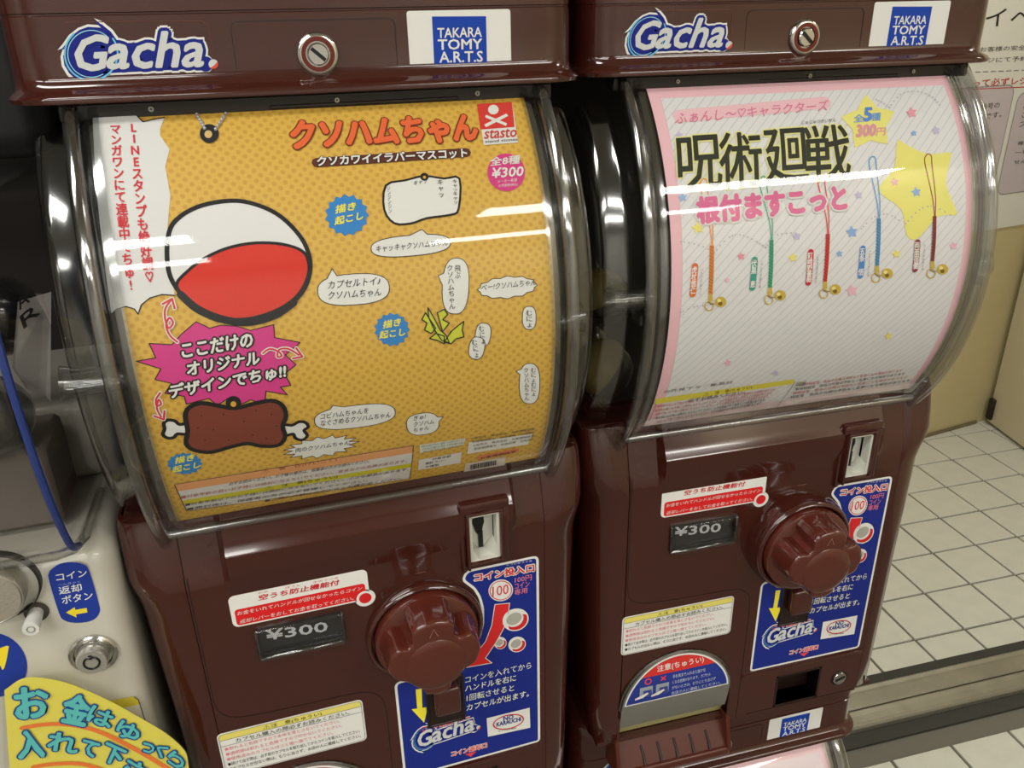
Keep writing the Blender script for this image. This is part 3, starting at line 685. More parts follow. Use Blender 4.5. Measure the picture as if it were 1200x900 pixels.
# blue instruction sticker, cut round the knob
p = Print(bp_); p.pxmode = False
bl = [(.0042, -.1775), (.1186, -.1775), (.1186, .0108)]
bl = [(.0060, -.1775), (.1166, -.1775), (.1186, -.1755), (.1186, .0088), (.1170, .0108), (.0655, .0108), (.0622, .0090), (.0616, .0055), (.0640, .0010), (.0690, -.0060), (.0728, -.0150), (.0747, -.0260), (.0742, -.0400), (.0712, -.0520), (.0640, -.0640), (.0520, -.0730), (.0400, -.0772), (.0300, -.0782), (.0085, -.0776), (.0050, -.0800), (.0042, -.0840), (.0042, -.1755)]
outerb = rounded([(.0042, -.1775, .003), (.1186, -.1775, .003), (.1186, .0108, .004), (.0640, .0108, .004), (.0606, .0040, .003), (.0690, -.0060, .002), (.0728, -.0150, .003), (.0747, -.0260, .003), (.0742, -.0400, .003), (.0712, -.0520, .003), (.0640, -.0640, .003), (.0520, -.0730, .003), (.0400, -.0772, .002), (.0300, -.0780, 0), (.0042, -.0776, .005)]); p.face(outerb, (26, 42, 132), 1); p.stroke(outerb, .0020, WHT, 2, True, True)
p.pxmode = True
z4 = (420, 640, 3.4625); p.z = z4
p.text('コイン投入口', (472, 142), (712, 100), (470, 112), (214, 50, 58), 4, bold=.04, outline=WHT, ow=.0007, oL=3); p.text('とうにゅうぐち', (600, 78), (702, 62), (602, 70), WHT, 4)
p.ell((577, 178), 50, 44, WHT, 3, tilt=-12); p.stroke(p.ell((577, 178), 44, 38, None, tilt=-12), .0007, RED, 4, True); p.text('100', (543, 203), (608, 191), (543, 163), RED, 5, bold=.0)
for k, t in enumerate(['100円', 'コイン', '専用']): p.text(t, (634-k, 148+k*25), (702-k*9, 136+k*26), (634-k, 125+k*25), (236, 130, 140), 4)
ar = [(553, 235), (613, 229), (607, 275), (590, 330), (560, 385), (515, 452), (541, 472), (400, 497), (420, 482), (470, 440), (515, 385), (540, 320)]
p.poly(ar, (214, 44, 46), 3); p.stroke(ar, .0006, WHT, 4, True)
for cx, cy_, rx, ry, L_ in ((575, 392, 26, 25, 2.2), (637, 297, 54, 45, 4), (643, 397, 36, 31, 4)):
    p.ell((cx, cy_), rx, ry, WHT, L_, tilt=-20); p.poly(p.ell((cx, cy_), rx*.9, ry*.9, None, tilt=-20, a0=-8, a1=140, n=14)+p.ell((cx-rx*.15, cy_-ry*.12), rx*.75, ry*.75, None, tilt=-20, a0=-8, a1=140, n=14)[::-1], (206, 40, 44), L_+.6)
    p.ell((cx-rx*.12, cy_-ry*.1), rx*.62, ry*.5, (170, 170, 160), L_+.8, tilt=-30)
for k, (t, a, b) in enumerate([('コインを入れてから', (432, 555), (700, 494)), ('ハンドルを右に', (432, 590), (638, 545)), ('1回転させると', (438, 628), (630, 585)), ('カプセルが出ます。', (438, 667), (690, 608))]):
    p.text(t, a, b, (a[0]+1, a[1]-27), (232, 234, 214), 4, bold=.008)
p.poly([(232, 580), (256, 576), (259, 654), (281, 650), (266, 714), (215, 660), (238, 657)], (240, 226, 60), 4)
p.text('コイン返却レバー', (258, 752), (450, 702), (257, 730), (226, 70, 84), 4, bold=.03, outline=WHT, ow=.0004, oL=3); p.text('へんきゃく', (330, 712), (380, 698), (330, 702), (240, 140, 150), 4)
p.text('コイン返却口', (378, 852), (520, 815), (377, 832), (226, 70, 84), 4, bold=.03, outline=WHT, ow=.0004, oL=3); p.poly([(432, 842), (478, 830), (455, 852)], (226, 70, 84), 5)
B_ = [(520, 697), (694, 654), (697, 735), (525, 772)]; p.poly(B_, WHT, 3)
p.stroke(p.ell((608, 711), 62, 27, None, tilt=-13, n=32), .0011, (196, 40, 50), 4, True); p.text('NO', (588, 706), (628, 697), (588, 690), (40, 48, 130), 5, bold=.04); p.text('KARAUCHI', (560, 730), (658, 707), (560, 714), (40, 48, 130), 5, bold=.04); p.text('空うち防止機能', (566, 752), (640, 738), (566, 746), (60, 60, 70), 5)
def T_(x, y):
    u, v = (x-72)/(252-72), (y-101)/(101-24); q = (220+u*272+v*8, 848-u*78+v*112)
    return bp_.px(z4[0]+q[0]/z4[2], z4[1]+q[1]/z4[2])
p.z = None; logo(p, T_, .42, 3)
p.done('instruction_sticker', M1, label='blue instruction sticker with a white border')
# ---- the other brown machines are copies of this one
NOCOPY = set()
def copy_machine(loc, rz, label):
    r = M1.copy(); COL.objects.link(r); r.location = loc; r.rotation_euler = (0, 0, rz); r['label'] = label; got = {}
    def rec(o, par):
        for ch in list(o.children):
            if ch.name.startswith('_'): continue
            c = ch.copy(); COL.objects.link(c); c.parent = par; got[ch.name.split('.')[0]] = c; rec(ch, c)
    rec(M1, r); return r, got
M2, g2 = copy_machine(M_ROOT[1], M_ROT[1], 'brown capsule vending machine with white and pink poster, on the right')
g2['caution_strip'].location = (.0034, 0, .0042)
g2['price_lettering'].location = (-.0005, 0, .001)
g2['price_card'].active_material = g2['price_card'].active_material
for n_ in ('knob', 'knob_collar'): g2[n_].location = (0, -.011, 0)
bm = NB(); lathe(bm, KX, KZ, [(.0455, .001), (.0455, -.006), (.0438, -.011)], 56); L('knob_sleeve', bm, BROWN, M2)
DROP = Vector((0, 0, -.6635))
M3, g3 = copy_machine(M_ROOT[0]+DROP, M_ROT[0], 'brown capsule machine underneath the one with the yellow poster')
M4, g4 = copy_machine(M_ROOT[1]+DROP, M_ROT[1], 'brown capsule machine underneath, with a pink-edged poster, bottom right')
for M_, s_ in ((M3, 0), (M4, 1)):
    bm = NB()
    b0 = .3215
    for x in (-.135, .135):
        for y in (.035, .265): box(bm, x-.012, x+.012, y-.012, y+.012, -b0-.02+.02, 0)
    box(bm, -.150, .150, .02, .285, -.018, -.0005, .002, 1)
    st = thing('machine_stand', ('steel stand carrying the lower machine on the left', 'steel stand carrying the lower machine on the right')[s_], 'stand', (M_.location.x, M_.location.y, 0), M_ROT[s_], 'steel machine stands')
    H = M_.location.z
    bm.free(); bm = NB(); box(bm, -.150, .150, .055, .285, H-.018, H-.0005, .002, 1); link('top_plate', bm, STEEL, st)
    for x in (-.135, .135):
        for y in (.070, .27):
            bm = NB(); box(bm, x-.012, x+.012, y-.012, y+.012, 0, H-.018); link('leg', bm, STEEL, st, smooth=None)
# capsules lying in the cases
def capsule(root_loc, tint, label, group, rot):
    t = thing('capsule', label, 'capsule', root_loc, 0, group); t.rotation_euler = rot
    for nm, m, s_ in (('lower_half', tint, -1), ('upper_half', clear('capsule_clear', (.85, .87, .87), .05, 1.5, .02), 1)):
        bm = NB(); R = .024
        rings = [[(R*math.cos(a*PI/12)*math.cos(2*PI*k/16), R*math.cos(a*PI/12)*math.sin(2*PI*k/16), s_*R*math.sin(a*PI/12)) for k in range(16)] for a in (0, 1, 2, 3, 4, 5, 5.8)]
        rings.insert(0, [(R*1.05*math.cos(2*PI*k/16), R*1.05*math.sin(2*PI*k/16), 0) for k in range(16)])
        loft(bm, rings, True, False, True); o = link(nm, bm, m, t, smooth=60)
    return t
capcols = [ink((120, 104, 56)), ink((80, 130, 150)), ink((90, 80, 76)), ink((150, 60, 60))]
cp = capsule((0, 0, 0), capcols[0], 'x', 'capsules lying in the display cases', (0, 0, 0)); first = True
for mi, M_ in enumerate((M1, M2)):
    for k in range(10):
        sd = -1 if k < 5 else 1; i = k % 5
        lx, ly, lz = sd*(.126-.006*(i // 3)), .060+.054*(i % 3)+.027*(i // 3), ZO+.0945+.0256+.050*(i // 3)
        wp = Matrix.Rotation(M_ROT[mi], 3, 'Z') @ Vector((lx, ly, lz)) + M_.location
        if first: t = cp; first = False
        else:
            t = cp.copy(); COL.objects.link(t)
            for ch in list(cp.children): c = ch.copy(); COL.objects.link(c); c.parent = t
        t.location = wp; t.rotation_euler = (random.uniform(0, 3), random.uniform(0, 3), 0)
        side = 'left' if sd < 0 else 'right'
        t['label'] = 'toy capsule in the case behind the %s poster, %s side, %s' % (('yellow', 'pink')[mi], side, ('front of the bottom row', 'middle of the bottom row', 'back of the bottom row', 'upper row in front', 'upper row at the back')[i])
        t['group'] = 'capsules by the %s wall of the %s case' % (side, ('yellow-poster', 'pink-poster')[mi])
# ================================================================== POSTERS
def paper(name, rgb, kind):
    m = bpy.data.materials.new(name); m.use_nodes = True; nt = m.node_tree; b = nt.nodes['Principled BSDF']; b.inputs['Roughness'].default_value = .5
    uv = nt.nodes.new('ShaderNodeUVMap'); uv.uv_map = 'UVMap'; mp = nt.nodes.new('ShaderNodeMapping'); nt.links.new(uv.outputs[0], mp.inputs[0])
    c0 = tuple(lin(c) for c in rgb[0]) + (1,); c1 = tuple(lin(c) for c in rgb[1]) + (1,)
    mx = nt.nodes.new('ShaderNodeMix'); mx.data_type = 'RGBA'; mx.inputs[6].default_value = c0; mx.inputs[7].default_value = c1
    if kind == 'dots':
        mp.inputs['Scale'].default_value = (235, 235, 1); mp.inputs['Rotation'].default_value = (0, 0, .72)
        v = nt.nodes.new('ShaderNodeTexVoronoi'); v.voronoi_dimensions = '2D'; v.inputs['Randomness'].default_value = 0; v.inputs['Scale'].default_value = 1
        nt.links.new(mp.outputs[0], v.inputs['Vector']); r = nt.nodes.new('ShaderNodeMapRange'); r.inputs[1].default_value = .26; r.inputs[2].default_value = .34; r.inputs[3].default_value = 1; r.inputs[4].default_value = 0
        nt.links.new(v.outputs['Distance'], r.inputs[0]); nt.links.new(r.outputs[0], mx.inputs[0])
    else:
        mp.inputs['Rotation'].default_value = (0, 0, .80); s = nt.nodes.new('ShaderNodeSeparateXYZ'); nt.links.new(mp.outputs[0], s.inputs[0])
        a = nt.nodes.new('ShaderNodeMath'); a.operation = 'MULTIPLY'; a.inputs[1].default_value = 190; nt.links.new(s.outputs[0], a.inputs[0])
        f = nt.nodes.new('ShaderNodeMath'); f.operation = 'FRACT'; nt.links.new(a.outputs[0], f.inputs[0])
        g_ = nt.nodes.new('ShaderNodeMath'); g_.operation = 'LESS_THAN'; g_.inputs[1].default_value = .12; nt.links.new(f.outputs[0], g_.inputs[0]); nt.links.new(g_.outputs[0], mx.inputs[0])
    nt.links.new(mx.outputs[2], b.inputs['Base Color']); return m
A1, A2 = Arc(0), Arc(1)
Stop, Sbot = PR*math.asin(.134/PR), PR*math.asin(-.106/PR)
def sheet(root, x0, x1, m, lab, s):
    p = Print(s, .0006); p.pxmode = False; p.face([(x0, Sbot), (x1, Sbot), (x1, Stop), (x0, Stop)], m, 0); return p.done('poster', root, label=lab)
YPAP = paper('yellow_dotted_paper', ((216, 174, 72), (202, 154, 58)), 'dots'); WPAP = paper('white_striped_paper', ((226, 225, 226), (204, 202, 209)), 'stripes')
post1 = sheet(M1, -.1205, .1215, YPAP, 'yellow dotted poster behind the clear case', A1)
OR = (226, 108, 54)
p = Print(A1, .0007)
def bub(c, w_, h_, tilt=-8, tail=None, rgb=WHT, pw=2.6, L=2):
    """speech bubble, outlined, with a tail"""
    q = []
    t = math.radians(tilt)
    for k in range(36):
        a = 2*PI*k/36; x = w_/2*math.copysign(abs(math.cos(a))**(2/pw), math.cos(a)); y = h_/2*math.copysign(abs(math.sin(a))**(2/pw), math.sin(a))
        q.append((c[0]+x*math.cos(t)-y*math.sin(t), c[1]+x*math.sin(t)+y*math.cos(t)))
    if tail:
        i = min(range(36), key=lambda i: (q[i][0]-tail[0])**2+(q[i][1]-tail[1])**2); q = q[:i] + [tail] + q[i+1:]
    p.poly(q, rgb, L); p.stroke(q, .0004, INKK, L+1, True)
def burst(c, r, n, rgb, k=.86, L=2, out=None, ry=None):
    ry = ry or r; q = [(c[0]+(r if i % 2 == 0 else r*k)*math.cos(PI*i/n), c[1]+(ry if i % 2 == 0 else ry*k)*math.sin(PI*i/n)) for i in range(2*n)]
    p.poly(q, rgb, L)
    if out: p.stroke(q, .0004, out, L+1, True)
# white field at the upper left
wf = [(109, 134), (158, 134), (168, 144), (186, 140), (193, 139), (188, 152), (188, 160), (199, 176), (194, 196), (200, 230), (197, 262), (195, 300), (202, 328), (205, 346), (190, 345), (176, 349), (166, 357), (162, 368), (158, 362), (148, 359), (137, 362), (131, 368)]
p.poly(wf, (222, 222, 222), 1); p.stroke(wf[1:5], .0007, INKK, 2); p.stroke(wf[13:], .0006, INKK, 2)
def arcs(pts, w_, rgb, L, n=5): p.stroke(smoothpoly(pts, n, False), w_, rgb, L)
# capsule: white above, red below
cap = [(206, 336), (198, 318), (196, 292), (200, 268), (212, 254), (230, 244), (252, 238), (278, 236), (302, 241), (324, 251), (342, 266), (356, 284), (363, 304), (362, 324), (354, 342), (338, 358), (316, 370), (290, 376), (262, 376), (240, 368), (222, 355)]
cap = smoothpoly(cap, 3); p.poly(cap, (226, 226, 226), 3); p.stroke(cap, .0024, (28, 28, 32), 4, True)
redp = smoothpoly([(207, 335), (220, 318), (240, 303), (264, 292), (290, 286), (315, 285), (338, 288), (356, 296), (362, 312), (359, 328), (350, 344), (335, 357), (314, 367), (290, 373), (264, 373), (242, 366), (224, 354)], 3)
p.poly(redp, (216, 54, 42), 5); p.stroke(redp, .0016, (28, 28, 32), 6, True); arcs([(212, 345), (232, 362), (262, 374), (292, 377), (322, 369), (344, 354)], .0042, (28, 28, 32), 6)
p.ell((245.5, 158), 11, 11, (34, 33, 36), 5); p.ell((244.5, 159), 4.5, 4.5, (214, 180, 120), 6)
for a, b in (((231, 136), (240, 152)), ((265, 135), (253, 153))):
    for k in range(6): t = k/5; p.ell((a[0]+(b[0]-a[0])*t, a[1]+(b[1]-a[1])*t), 2.1, 2.1, (150, 150, 155), 7, n=8); p.ell((a[0]+(b[0]-a[0])*t-.5, a[1]+(b[1]-a[1])*t-.6), .9, .9, (225, 225, 230), 8, n=6)
# meat on a bone
for q in ([(219, 496), (210, 496), (205, 492), (197, 491), (192, 495), (193, 501), (191, 508), (197, 512), (204, 511), (208, 507), (220, 507)], [(331, 497), (342, 497), (350, 493), (358, 494), (361, 499), (356, 503), (360, 509), (354, 514), (346, 512), (343, 507), (332, 509)]):
    q = smoothpoly(q, 3); p.poly(q, WHT, 3); p.stroke(q, .0020, INKK, 4, True)
p.ell((273.5, 471), 9, 8, (28, 26, 28), 4); p.ell((273.5, 472), 3.4, 3.2, (214, 160, 60), 7.5)
mt = smoothpoly([(217, 486), (222, 476), (236, 471), (256, 474), (275, 477), (296, 472), (318, 468), (331, 474), (335, 486), (331, 498), (334, 510), (326, 520), (306, 521), (290, 518), (270, 522), (248, 528), (228, 526), (218, 518), (220, 503)], 3)
p.poly(mt, (124, 58, 44), 5); p.stroke(mt, .0026, INKK, 6, True)
for x, y in ((236, 486), (232, 500), (240, 514), (262, 484), (300, 480), (318, 484), (324, 498), (312, 512), (296, 508), (268, 514), (250, 502), (286, 492)): p.ell((x, y), .9, .9, (40, 22, 18), 6, n=6)
# pink star burst with its words
sb = [(480,578),(548,566),(525,516),(605,520),(640,482),(690,440),(738,463),(775,452),(830,455),(880,470),(962,450),(965,495),(1055,512),(1003,556),(1040,590),(1000,622),(1022,662),(985,668),(1010,695),(935,682),(930,728),(880,712),(862,722),(830,735),(800,708),(764,732),(735,708),(700,716),(655,728),(648,700),(580,690),(604,655),(545,642),(566,604)]
sb = [(x/3, 230+y/3) for x, y in sb]; p.poly(sb, (212, 62, 138), 2); p.stroke(sb, .0005, INKK, 3, True)
for t, a, b, h in (('ここだけの', (214, 419), (296, 405.5), 17), ('オリジナル', (220, 439), (304, 425.5), 15), ('デザインでちゅ!!', (199, 466), (334.5, 441), 16)):
    p.text(t, a, b, (a[0]-1, a[1]-h), WHT, 6, bold=.035, outline=(30, 24, 28), ow=.0009, oL=5)
# curling arrows
for pts, hd in (([(208, 400), (199, 392), (195, 380), (199, 372), (203, 378), (198, 384), (194, 374), (194, 362), (200, 352)], [(191, 356), (202, 350), (205, 361)]),
                ([(308, 413), (316, 408), (326, 411), (330, 416), (325, 417), (327, 409), (338, 408), (350, 415)], [(347, 407), (354, 417), (343, 419)]),
                ([(188, 459), (183, 467), (184, 474), (189, 472), (186, 467), (184, 477), (189, 487)], [(181, 486), (192, 490), (193, 480)])):
    arcs(pts, .0022, WHT, 6, 4); arcs(pts, .0010, (214, 56, 70), 7, 4); p.stroke(hd, .0022, WHT, 6); p.stroke(hd, .0011, (214, 56, 70), 7)
# green leaves
for q in ([(501, 360), (508, 372), (515, 386), (522, 392), (526, 401), (517, 398), (508, 385), (502, 372)], [(498, 366), (494, 374), (500, 378), (497, 386), (505, 390), (510, 384)], [(512, 366), (520, 362), (524, 368), (518, 374), (526, 378), (518, 388)], [(528, 388), (535, 382), (543, 376), (541, 386), (543, 394), (534, 396), (528, 402), (520, 400)], [(510, 390), (503, 396), (512, 398), (520, 402), (520, 393)]):
    p.poly(q, (200, 204, 60), 4); p.stroke(q, .0007, (34, 36, 22), 5, True)
# blue bursts
for c, r, a1, b1, a2, b2, h in (((406.3, 252.5), 26, (392.7, 251), (416, 246.5), (392, 264.5), (425, 257.5), 9.5), ((459, 385.7), 21, (448.3, 384.5), (468.5, 381), (444, 396.5), (474, 392.5), 9), ((216.5, 542), 21, (205, 542), (227, 537.5), (202, 552.5), (234, 546), 7.5)):
    burst(c, r, 15, (50, 130, 200), .86, 3, ry=r*(.62 if c[1] > 500 else .95)); p.line('描き', a1, b1, h, (236, 226, 90), L=5, bold=.035); p.line('起こし', a2, b2, h, (236, 226, 90), L=5, bold=.035)
# speech bubbles
K = INKK
bub((481, 288), 93, 24, -5, (494, 269)); p.line('キャッキャクソハムちゃん', (440, 296), (524, 288), 8, K, L=4, bold=.006)
bub((414, 339), 84, 36, -4, (389, 315)); p.line('カプセルトイ♪', (384, 338.5), (445, 333), 9.5, K, L=4, bold=.008); p.line('クソハムちゃん', (384, 351), (446, 346.5), 9.5, K, L=4, bold=.008)
bub((533.5, 335), 31, 65, 3, (513, 323)); p.vert('飛ぶ', (532, 311), (539, 310.5), (532.5, 326), K, L=4); p.vert('クソハムちゃん', (523, 311), (530, 310), (526, 362), K, L=4)
cl = [(594+35*math.cos(PI*k/12)*(1 if k % 2 == 0 else .93), 336.5-12.5*math.sin(PI*k/12)*(1.06 if k % 2 == 0 else .9)+ -.05*35*math.cos(PI*k/12)*1.6) for k in range(24)]
cl = smoothpoly(cl, 2); p.poly(cl, WHT, 2); p.stroke(cl, .0004, K, 3, True); p.line('べー!クソハムちゃん', (563, 341), (627, 334), 8, K, L=4, bold=.006)
bub((619.5, 372), 16, 27, 0); p.vert('むにょ', (615.5, 363), (622.5, 363), (616.5, 383), K, L=5)
bub((565.5, 391.5), 18, 27, 8); bub((558, 407), 18, 26, 12, L=4); p.vert('むにょ', (560, 381), (566, 381), (563, 402), K, L=7); p.vert('むにょ', (551.5, 397), (557.5, 397), (555.5, 418), K, L=7)
bub((620, 448.5), 24, 47, 1, (604, 434)); p.vert('むにょむにょ', (621.5, 430), (627, 430), (622, 463), K, L=4); p.vert('クソハムちゃん', (613, 430), (618.5, 430), (614, 468), K, L=4)
bub((415.5, 487), 95, 26, -7, (390, 474)); p.line('コビハムちゃんを', (375, 490.5), (431, 483), 7, K, L=4, bold=.006); p.line('なぐさめるクソハムちゃん', (375, 498.5), (457, 488), 7, K, L=4, bold=.006)
bub((495, 495.5), 38, 25, -8, (519, 487)); p.line('ぎゅ!', (484, 492), (498, 489.5), 6, K, L=4); p.line('クソハム', (484, 499), (508, 495), 5.5, K, L=4); p.line('ちゃん', (484, 505.5), (502, 502), 5, K, L=4)
sk = []
for k in range(30): a = 2*PI*k/30; R = 1 if k % 2 == 0 else .74; sk.append((376+45*R*math.cos(a), 522.5+12.5*R*math.sin(a)-.14*45*R*math.cos(a)))
p.poly(sk, WHT, 2); p.stroke(sk, .0004, K, 3, True); p.line('肉のクソハムちゃん', (346, 529), (409, 519.5), 5.5, K, L=4, bold=.006)
# empty white cut-out shape of the dance mascot's noise lines: only its lettering card is kept
nq = smoothpoly([(452, 218), (475, 212), (497, 207), (520, 210), (538, 210), (537, 245), (528, 252), (500, 256), (482, 262), (462, 262), (450, 246)], 3); p.poly(nq, WHT, 2); p.stroke(nq, .0012, K, 3, True)
p.ell((497, 208), 5, 4.5, K, 4); p.ell((497, 208.6), 1.8, 1.7, (214, 160, 60), 5)
p.vert('キャッキャッ', (530, 211), (535, 211), (531, 240), K, L=5); p.vert('キャッ', (512, 211), (518, 211), (514, 232), K, L=5); p.line('キャッ', (484, 219), (500, 215), 6, K, L=5); p.vert('ジンジンジン', (453, 219), (457, 219), (455, 250), K, L=5)
# title
p.text('クソハムちゃん', (342, 176.5), (559, 165.5), (341.5, 144.5), (228, 104, 58), 6, bold=.05, outline=(120, 44, 24), ow=.0007, oL=5)
pill = [(A1.px(366, 191)[0], 0)]
p.stroke([(371, 191.5), (460, 185.5), (546, 179.5)], .0056, (92, 44, 34), 3); p.text('クソカワイイラバーマスコット', (372, 196), (547, 185.5), (371.5, 185), WHT, 6, bold=.035, outline=K, ow=.0004, oL=5)
# maker mark
p.poly([(558.5, 123.3), (599.5, 121), (606.5, 168), (566.5, 171)], (224, 222, 220), 3); p.poly([(558.5, 123.3), (599.3, 121), (602.5, 150), (562.6, 153)], (212, 58, 52), 4)
p.ell((577.7, 130), 6.2, 5.6, WHT, 5); p.stroke([(568.5, 137.5), (593, 147.5)], .0020, WHT, 5); p.stroke([(594, 136), (568, 149)], .0020, WHT, 5)
p.line('stasto', (567, 164), (604.5, 161.5), 10, (196, 66, 58), L=5, bold=.02); p.line('stand stones', (568, 168.8), (606, 166), 3.4, K, L=5, bold=.01)
p.ell((592.7, 202.7), 22, 22, (212, 62, 132), 3); p.line('全8種', (573.5, 195.5), (608, 192.5), 10, WHT, L=5, bold=.02); p.line('¥300', (575.5, 209.5), (612, 206.8), 11.5, WHT, L=5, bold=.03); p.line('メーカー希望', (582, 215.5), (605, 213.5), 4, WHT, L=5); p.line('小売価格(税込)', (583, 220.8), (606, 218.8), 4, WHT, L=5)
# vertical red lines on the white field
p.vert('LINEスタンプも絶好調♡', (150, 147), (163, 146), (170, 331), (214, 50, 62), L=4, bold=.02, ls=.95); p.vert('マンガワンにて連載中でちゅ!', (129, 149), (142, 148), (148, 340), (214, 50, 62), L=4, bold=.02, ls=.95)
# small print at the foot
def band(a, b, c, d, rgb, L=3): p.poly([a, b, c, d], rgb, L)
band((204.5, 566), (484, 520.5), (479.4, 559.5), (219, 597), (214, 210, 206), 2); p.stroke([(204.5, 566), (484, 520.5), (479.4, 559.5), (219, 597)], .0004, K, 5, True)
band((204.5, 566), (484, 520.5), (483.6, 529), (207, 574.5), (224, 158, 104)); band((214, 585), (484, 541), (483.5, 545.5), (216, 590), (206, 196, 44))
p.line('⚠　警　告(けいこく)', (306, 553.5), (394, 539), 4.5, (150, 60, 44), L=4); p.line('⚠　注　意(ちゅうい)', (310, 572.5), (395, 558.5), 4, K, L=5)
def lines(t, a, b, dv, n, h, rgb): 
    for k in range(n): p.line(t if k % 2 == 0 else t[::-1].replace('。', ''), (a[0]+k*1.2, a[1]+dv*k), (b[0]-k*.4, b[1]+dv*k), h, rgb, L=4)
p.line('必ずお読みください。お子様の場合は、保護者の方がお読みください。', (268, 567.5), (432, 540.5), 4.2, (70, 66, 70), L=4); p.line('■対象年齢の低いお子様には絶対に与えないでください。窒息などの危険があります。', (212, 583), (476, 540), 3.8, (176, 96, 90), L=4)
p.line('■対象年齢以下のお子様には絶対に与えないでください。小さな部品があります。', (217, 591.5), (478, 549.5), 3.4, (60, 56, 60), L=4); p.line('■開封後は、保護者の方が必ず管理してください。', (219, 596.5), (430, 562.5), 3.2, (60, 56, 60), L=4)
p.line('■ご購入の前に必ず内容をお確かめください。', (310, 586.5), (470, 560), 3.2, (60, 56, 60), L=4)
band((491.5, 520), (545, 512), (543, 520), (491.5, 529.5), (220, 224, 210)); lines('商品の仕様は予告なく変更になる場合があります', (493, 523), (543, 515), 3.2, 3, 2.6, (90, 104, 90))
band((549, 517), (623.5, 507), (618, 519.5), (547, 530.5), (222, 220, 214)); lines('©発売元　株式会社　お客様相談室', (551, 514), (626, 502.5), 4, 4, 2.8, (70, 70, 64))
band((490.4, 537.5), (540.5, 528.5), (539, 541), (489.5, 549.5), (222, 218, 212)); p.line('対象年齢', (506, 538), (528, 534), 2.8, K, L=4); p.line('素材 ラバー', (498, 543), (522, 538.6), 2.8, K, L=4); p.line('中国製', (498, 547), (514, 544), 2.6, K, L=4)
p.poly([(558, 533.5), (607, 524), (608, 528), (559, 537.8)], (226, 130, 90), 3); p.line('お客様相談室', (562, 536.8), (604, 528.4), 2.8, K, L=5)
band((545, 542), (592, 533.5), (591, 543.5), (543, 551.5), (210, 200, 186))
rb = random.Random(3)
x = 0
while x < 30: w_ = rb.choice((.5, .8, 1.3)); a = 551+x; y = 545.4-.19*(x+6)-1.3; p.poly([(a, y), (a+w_, y-.18*w_), (a+w_-.3, y+5.6), (a-.3, y+5.7)], K, 5); x += w_+rb.choice((.6, .9))
p.done('printed_artwork', post1)
# ------------------------------------------------------------------ right poster
post2 = sheet(M2, -.1145, .1215, ink((238, 190, 200)), 'white and pink poster with cords and stars behind the clear case', A2)
p = Print(A2, .0007); p.pxmode = False
p.face([(-.1065, Sbot), (.1150, Sbot), (.1150, Stop-.0085), (-.1065, Stop-.0085)], WPAP, 1); p.pxmode = True
zt = A2.px(940, 455)[1]
p.pxmode = False; p.face([(-.1145, Sbot), (.1215, Sbot), (.1215, zt-.012), (-.1145, zt-.012)], (226, 206, 208), 1.6); p.pxmode = True
p.stroke([(795, 137), (880, 129), (966, 121)], .0092, (240, 194, 204), 3); p.line('ふぁんし〜♡キャラクターズ', (790, 147), (969, 131), 14, (222, 128, 160), L=4, bold=.008)
DK = (44, 46, 38); PY = (232, 228, 150)
for t, x0, x1, y1, y0 in (('呪', 791.5, 842, 224, 160), ('術', 840, 889, 222, 156), ('廻', 893, 943, 216, 152), ('戦', 940, 992, 213, 148)):
    p.text(t, (x0+3, y1), (x1+3, y1-4), (x0, y0+2), DK, 7, bold=.012, outline=PY, ow=.0010, oL=6)
p.line('じゅじゅつかいせん', (938, 147.3), (978, 144), 4.5, K, L=7)
p.text('根付ますこっと', (817, 262), (990, 245.5), (815, 232.5), (226, 112, 158), 9, bold=.06, outline=WHT, ow=.0012, oL=8)
def st(c, R, rgb, L=4, a0=90, rr=.5): p.poly(smoothpoly(star(c, R, R*rr*1.1, 5, a0), 2) if R > 12 else star(c, R, R*rr, 5, a0), rgb, L)
st((1017, 145), 33, (238, 230, 130), 4, 96, .56); p.line('全', (999, 144.5), (1010, 143.8), 9, (110, 160, 220), L=6, bold=.02); p.line('5', (1010.5, 143), (1019, 142.5), 15, (90, 140, 215), L=6, bold=.06); p.line('種', (1019, 143), (1030, 142), 9, (110, 160, 220), L=6, bold=.02)
p.line('300', (1002, 161), (1024, 160), 13.5, (226, 150, 172), L=6, bold=.05); p.line('円', (1025.5, 160), (1035.5, 159.4), 9, (226, 150, 172), L=6, bold=.01)
bs = [(1050, 166), (1057, 168), (1085, 181), (1110, 179), (1113, 185), (1107, 215), (1118, 244), (1118, 252), (1098, 254), (1076, 278), (1066, 280), (1060, 272), (1055, 246), (1034, 230), (1028, 222), (1034, 213), (1047, 196)]
p.poly(smoothpoly(bs, 3), (238, 230, 124), 4)
PU, BL_, PK, YL = (200, 190, 222), (140, 176, 226), (238, 186, 200), (238, 226, 120)
for x, y, r, c in ((795, 160, 5.5, PU), (799, 232, 6, (160, 190, 232)), (817, 267, 8, YL), (932, 276.7, 5.5, PU), (997, 271.7, 7.5, BL_), (1005, 229, 5.5, PU), (1067, 133, 7, (240, 160, 180)), (1069.5, 157, 4, BL_), (1095.5, 153.7, 5.5, PU), (1046.7, 213.7, 5.5, PK), (1072, 225.5, 6.5, BL_), (867.4, 300.3, 5, (236, 150, 170)), (927.8, 301.7, 6, YL), (851, 328, 3.4, PK), (982.4, 297, 4.4, BL_), (1049, 297, 5.5, YL), (1116, 288, 5.5, PK), (997, 340, 8, PK), (1040, 393, 5, YL), (852, 424, 5, PK), (908, 436, 4, PU)): st((x, y), r, c, 5.5, 100)
def dots(pts, rgb, n):
    q = smoothpoly(pts, 8, False)
    for k in range(n): a = q[int(k*(len(q)-1)/(n-1))]; p.ell(a, 1.0, 1.0, rgb, 5.2, n=6)
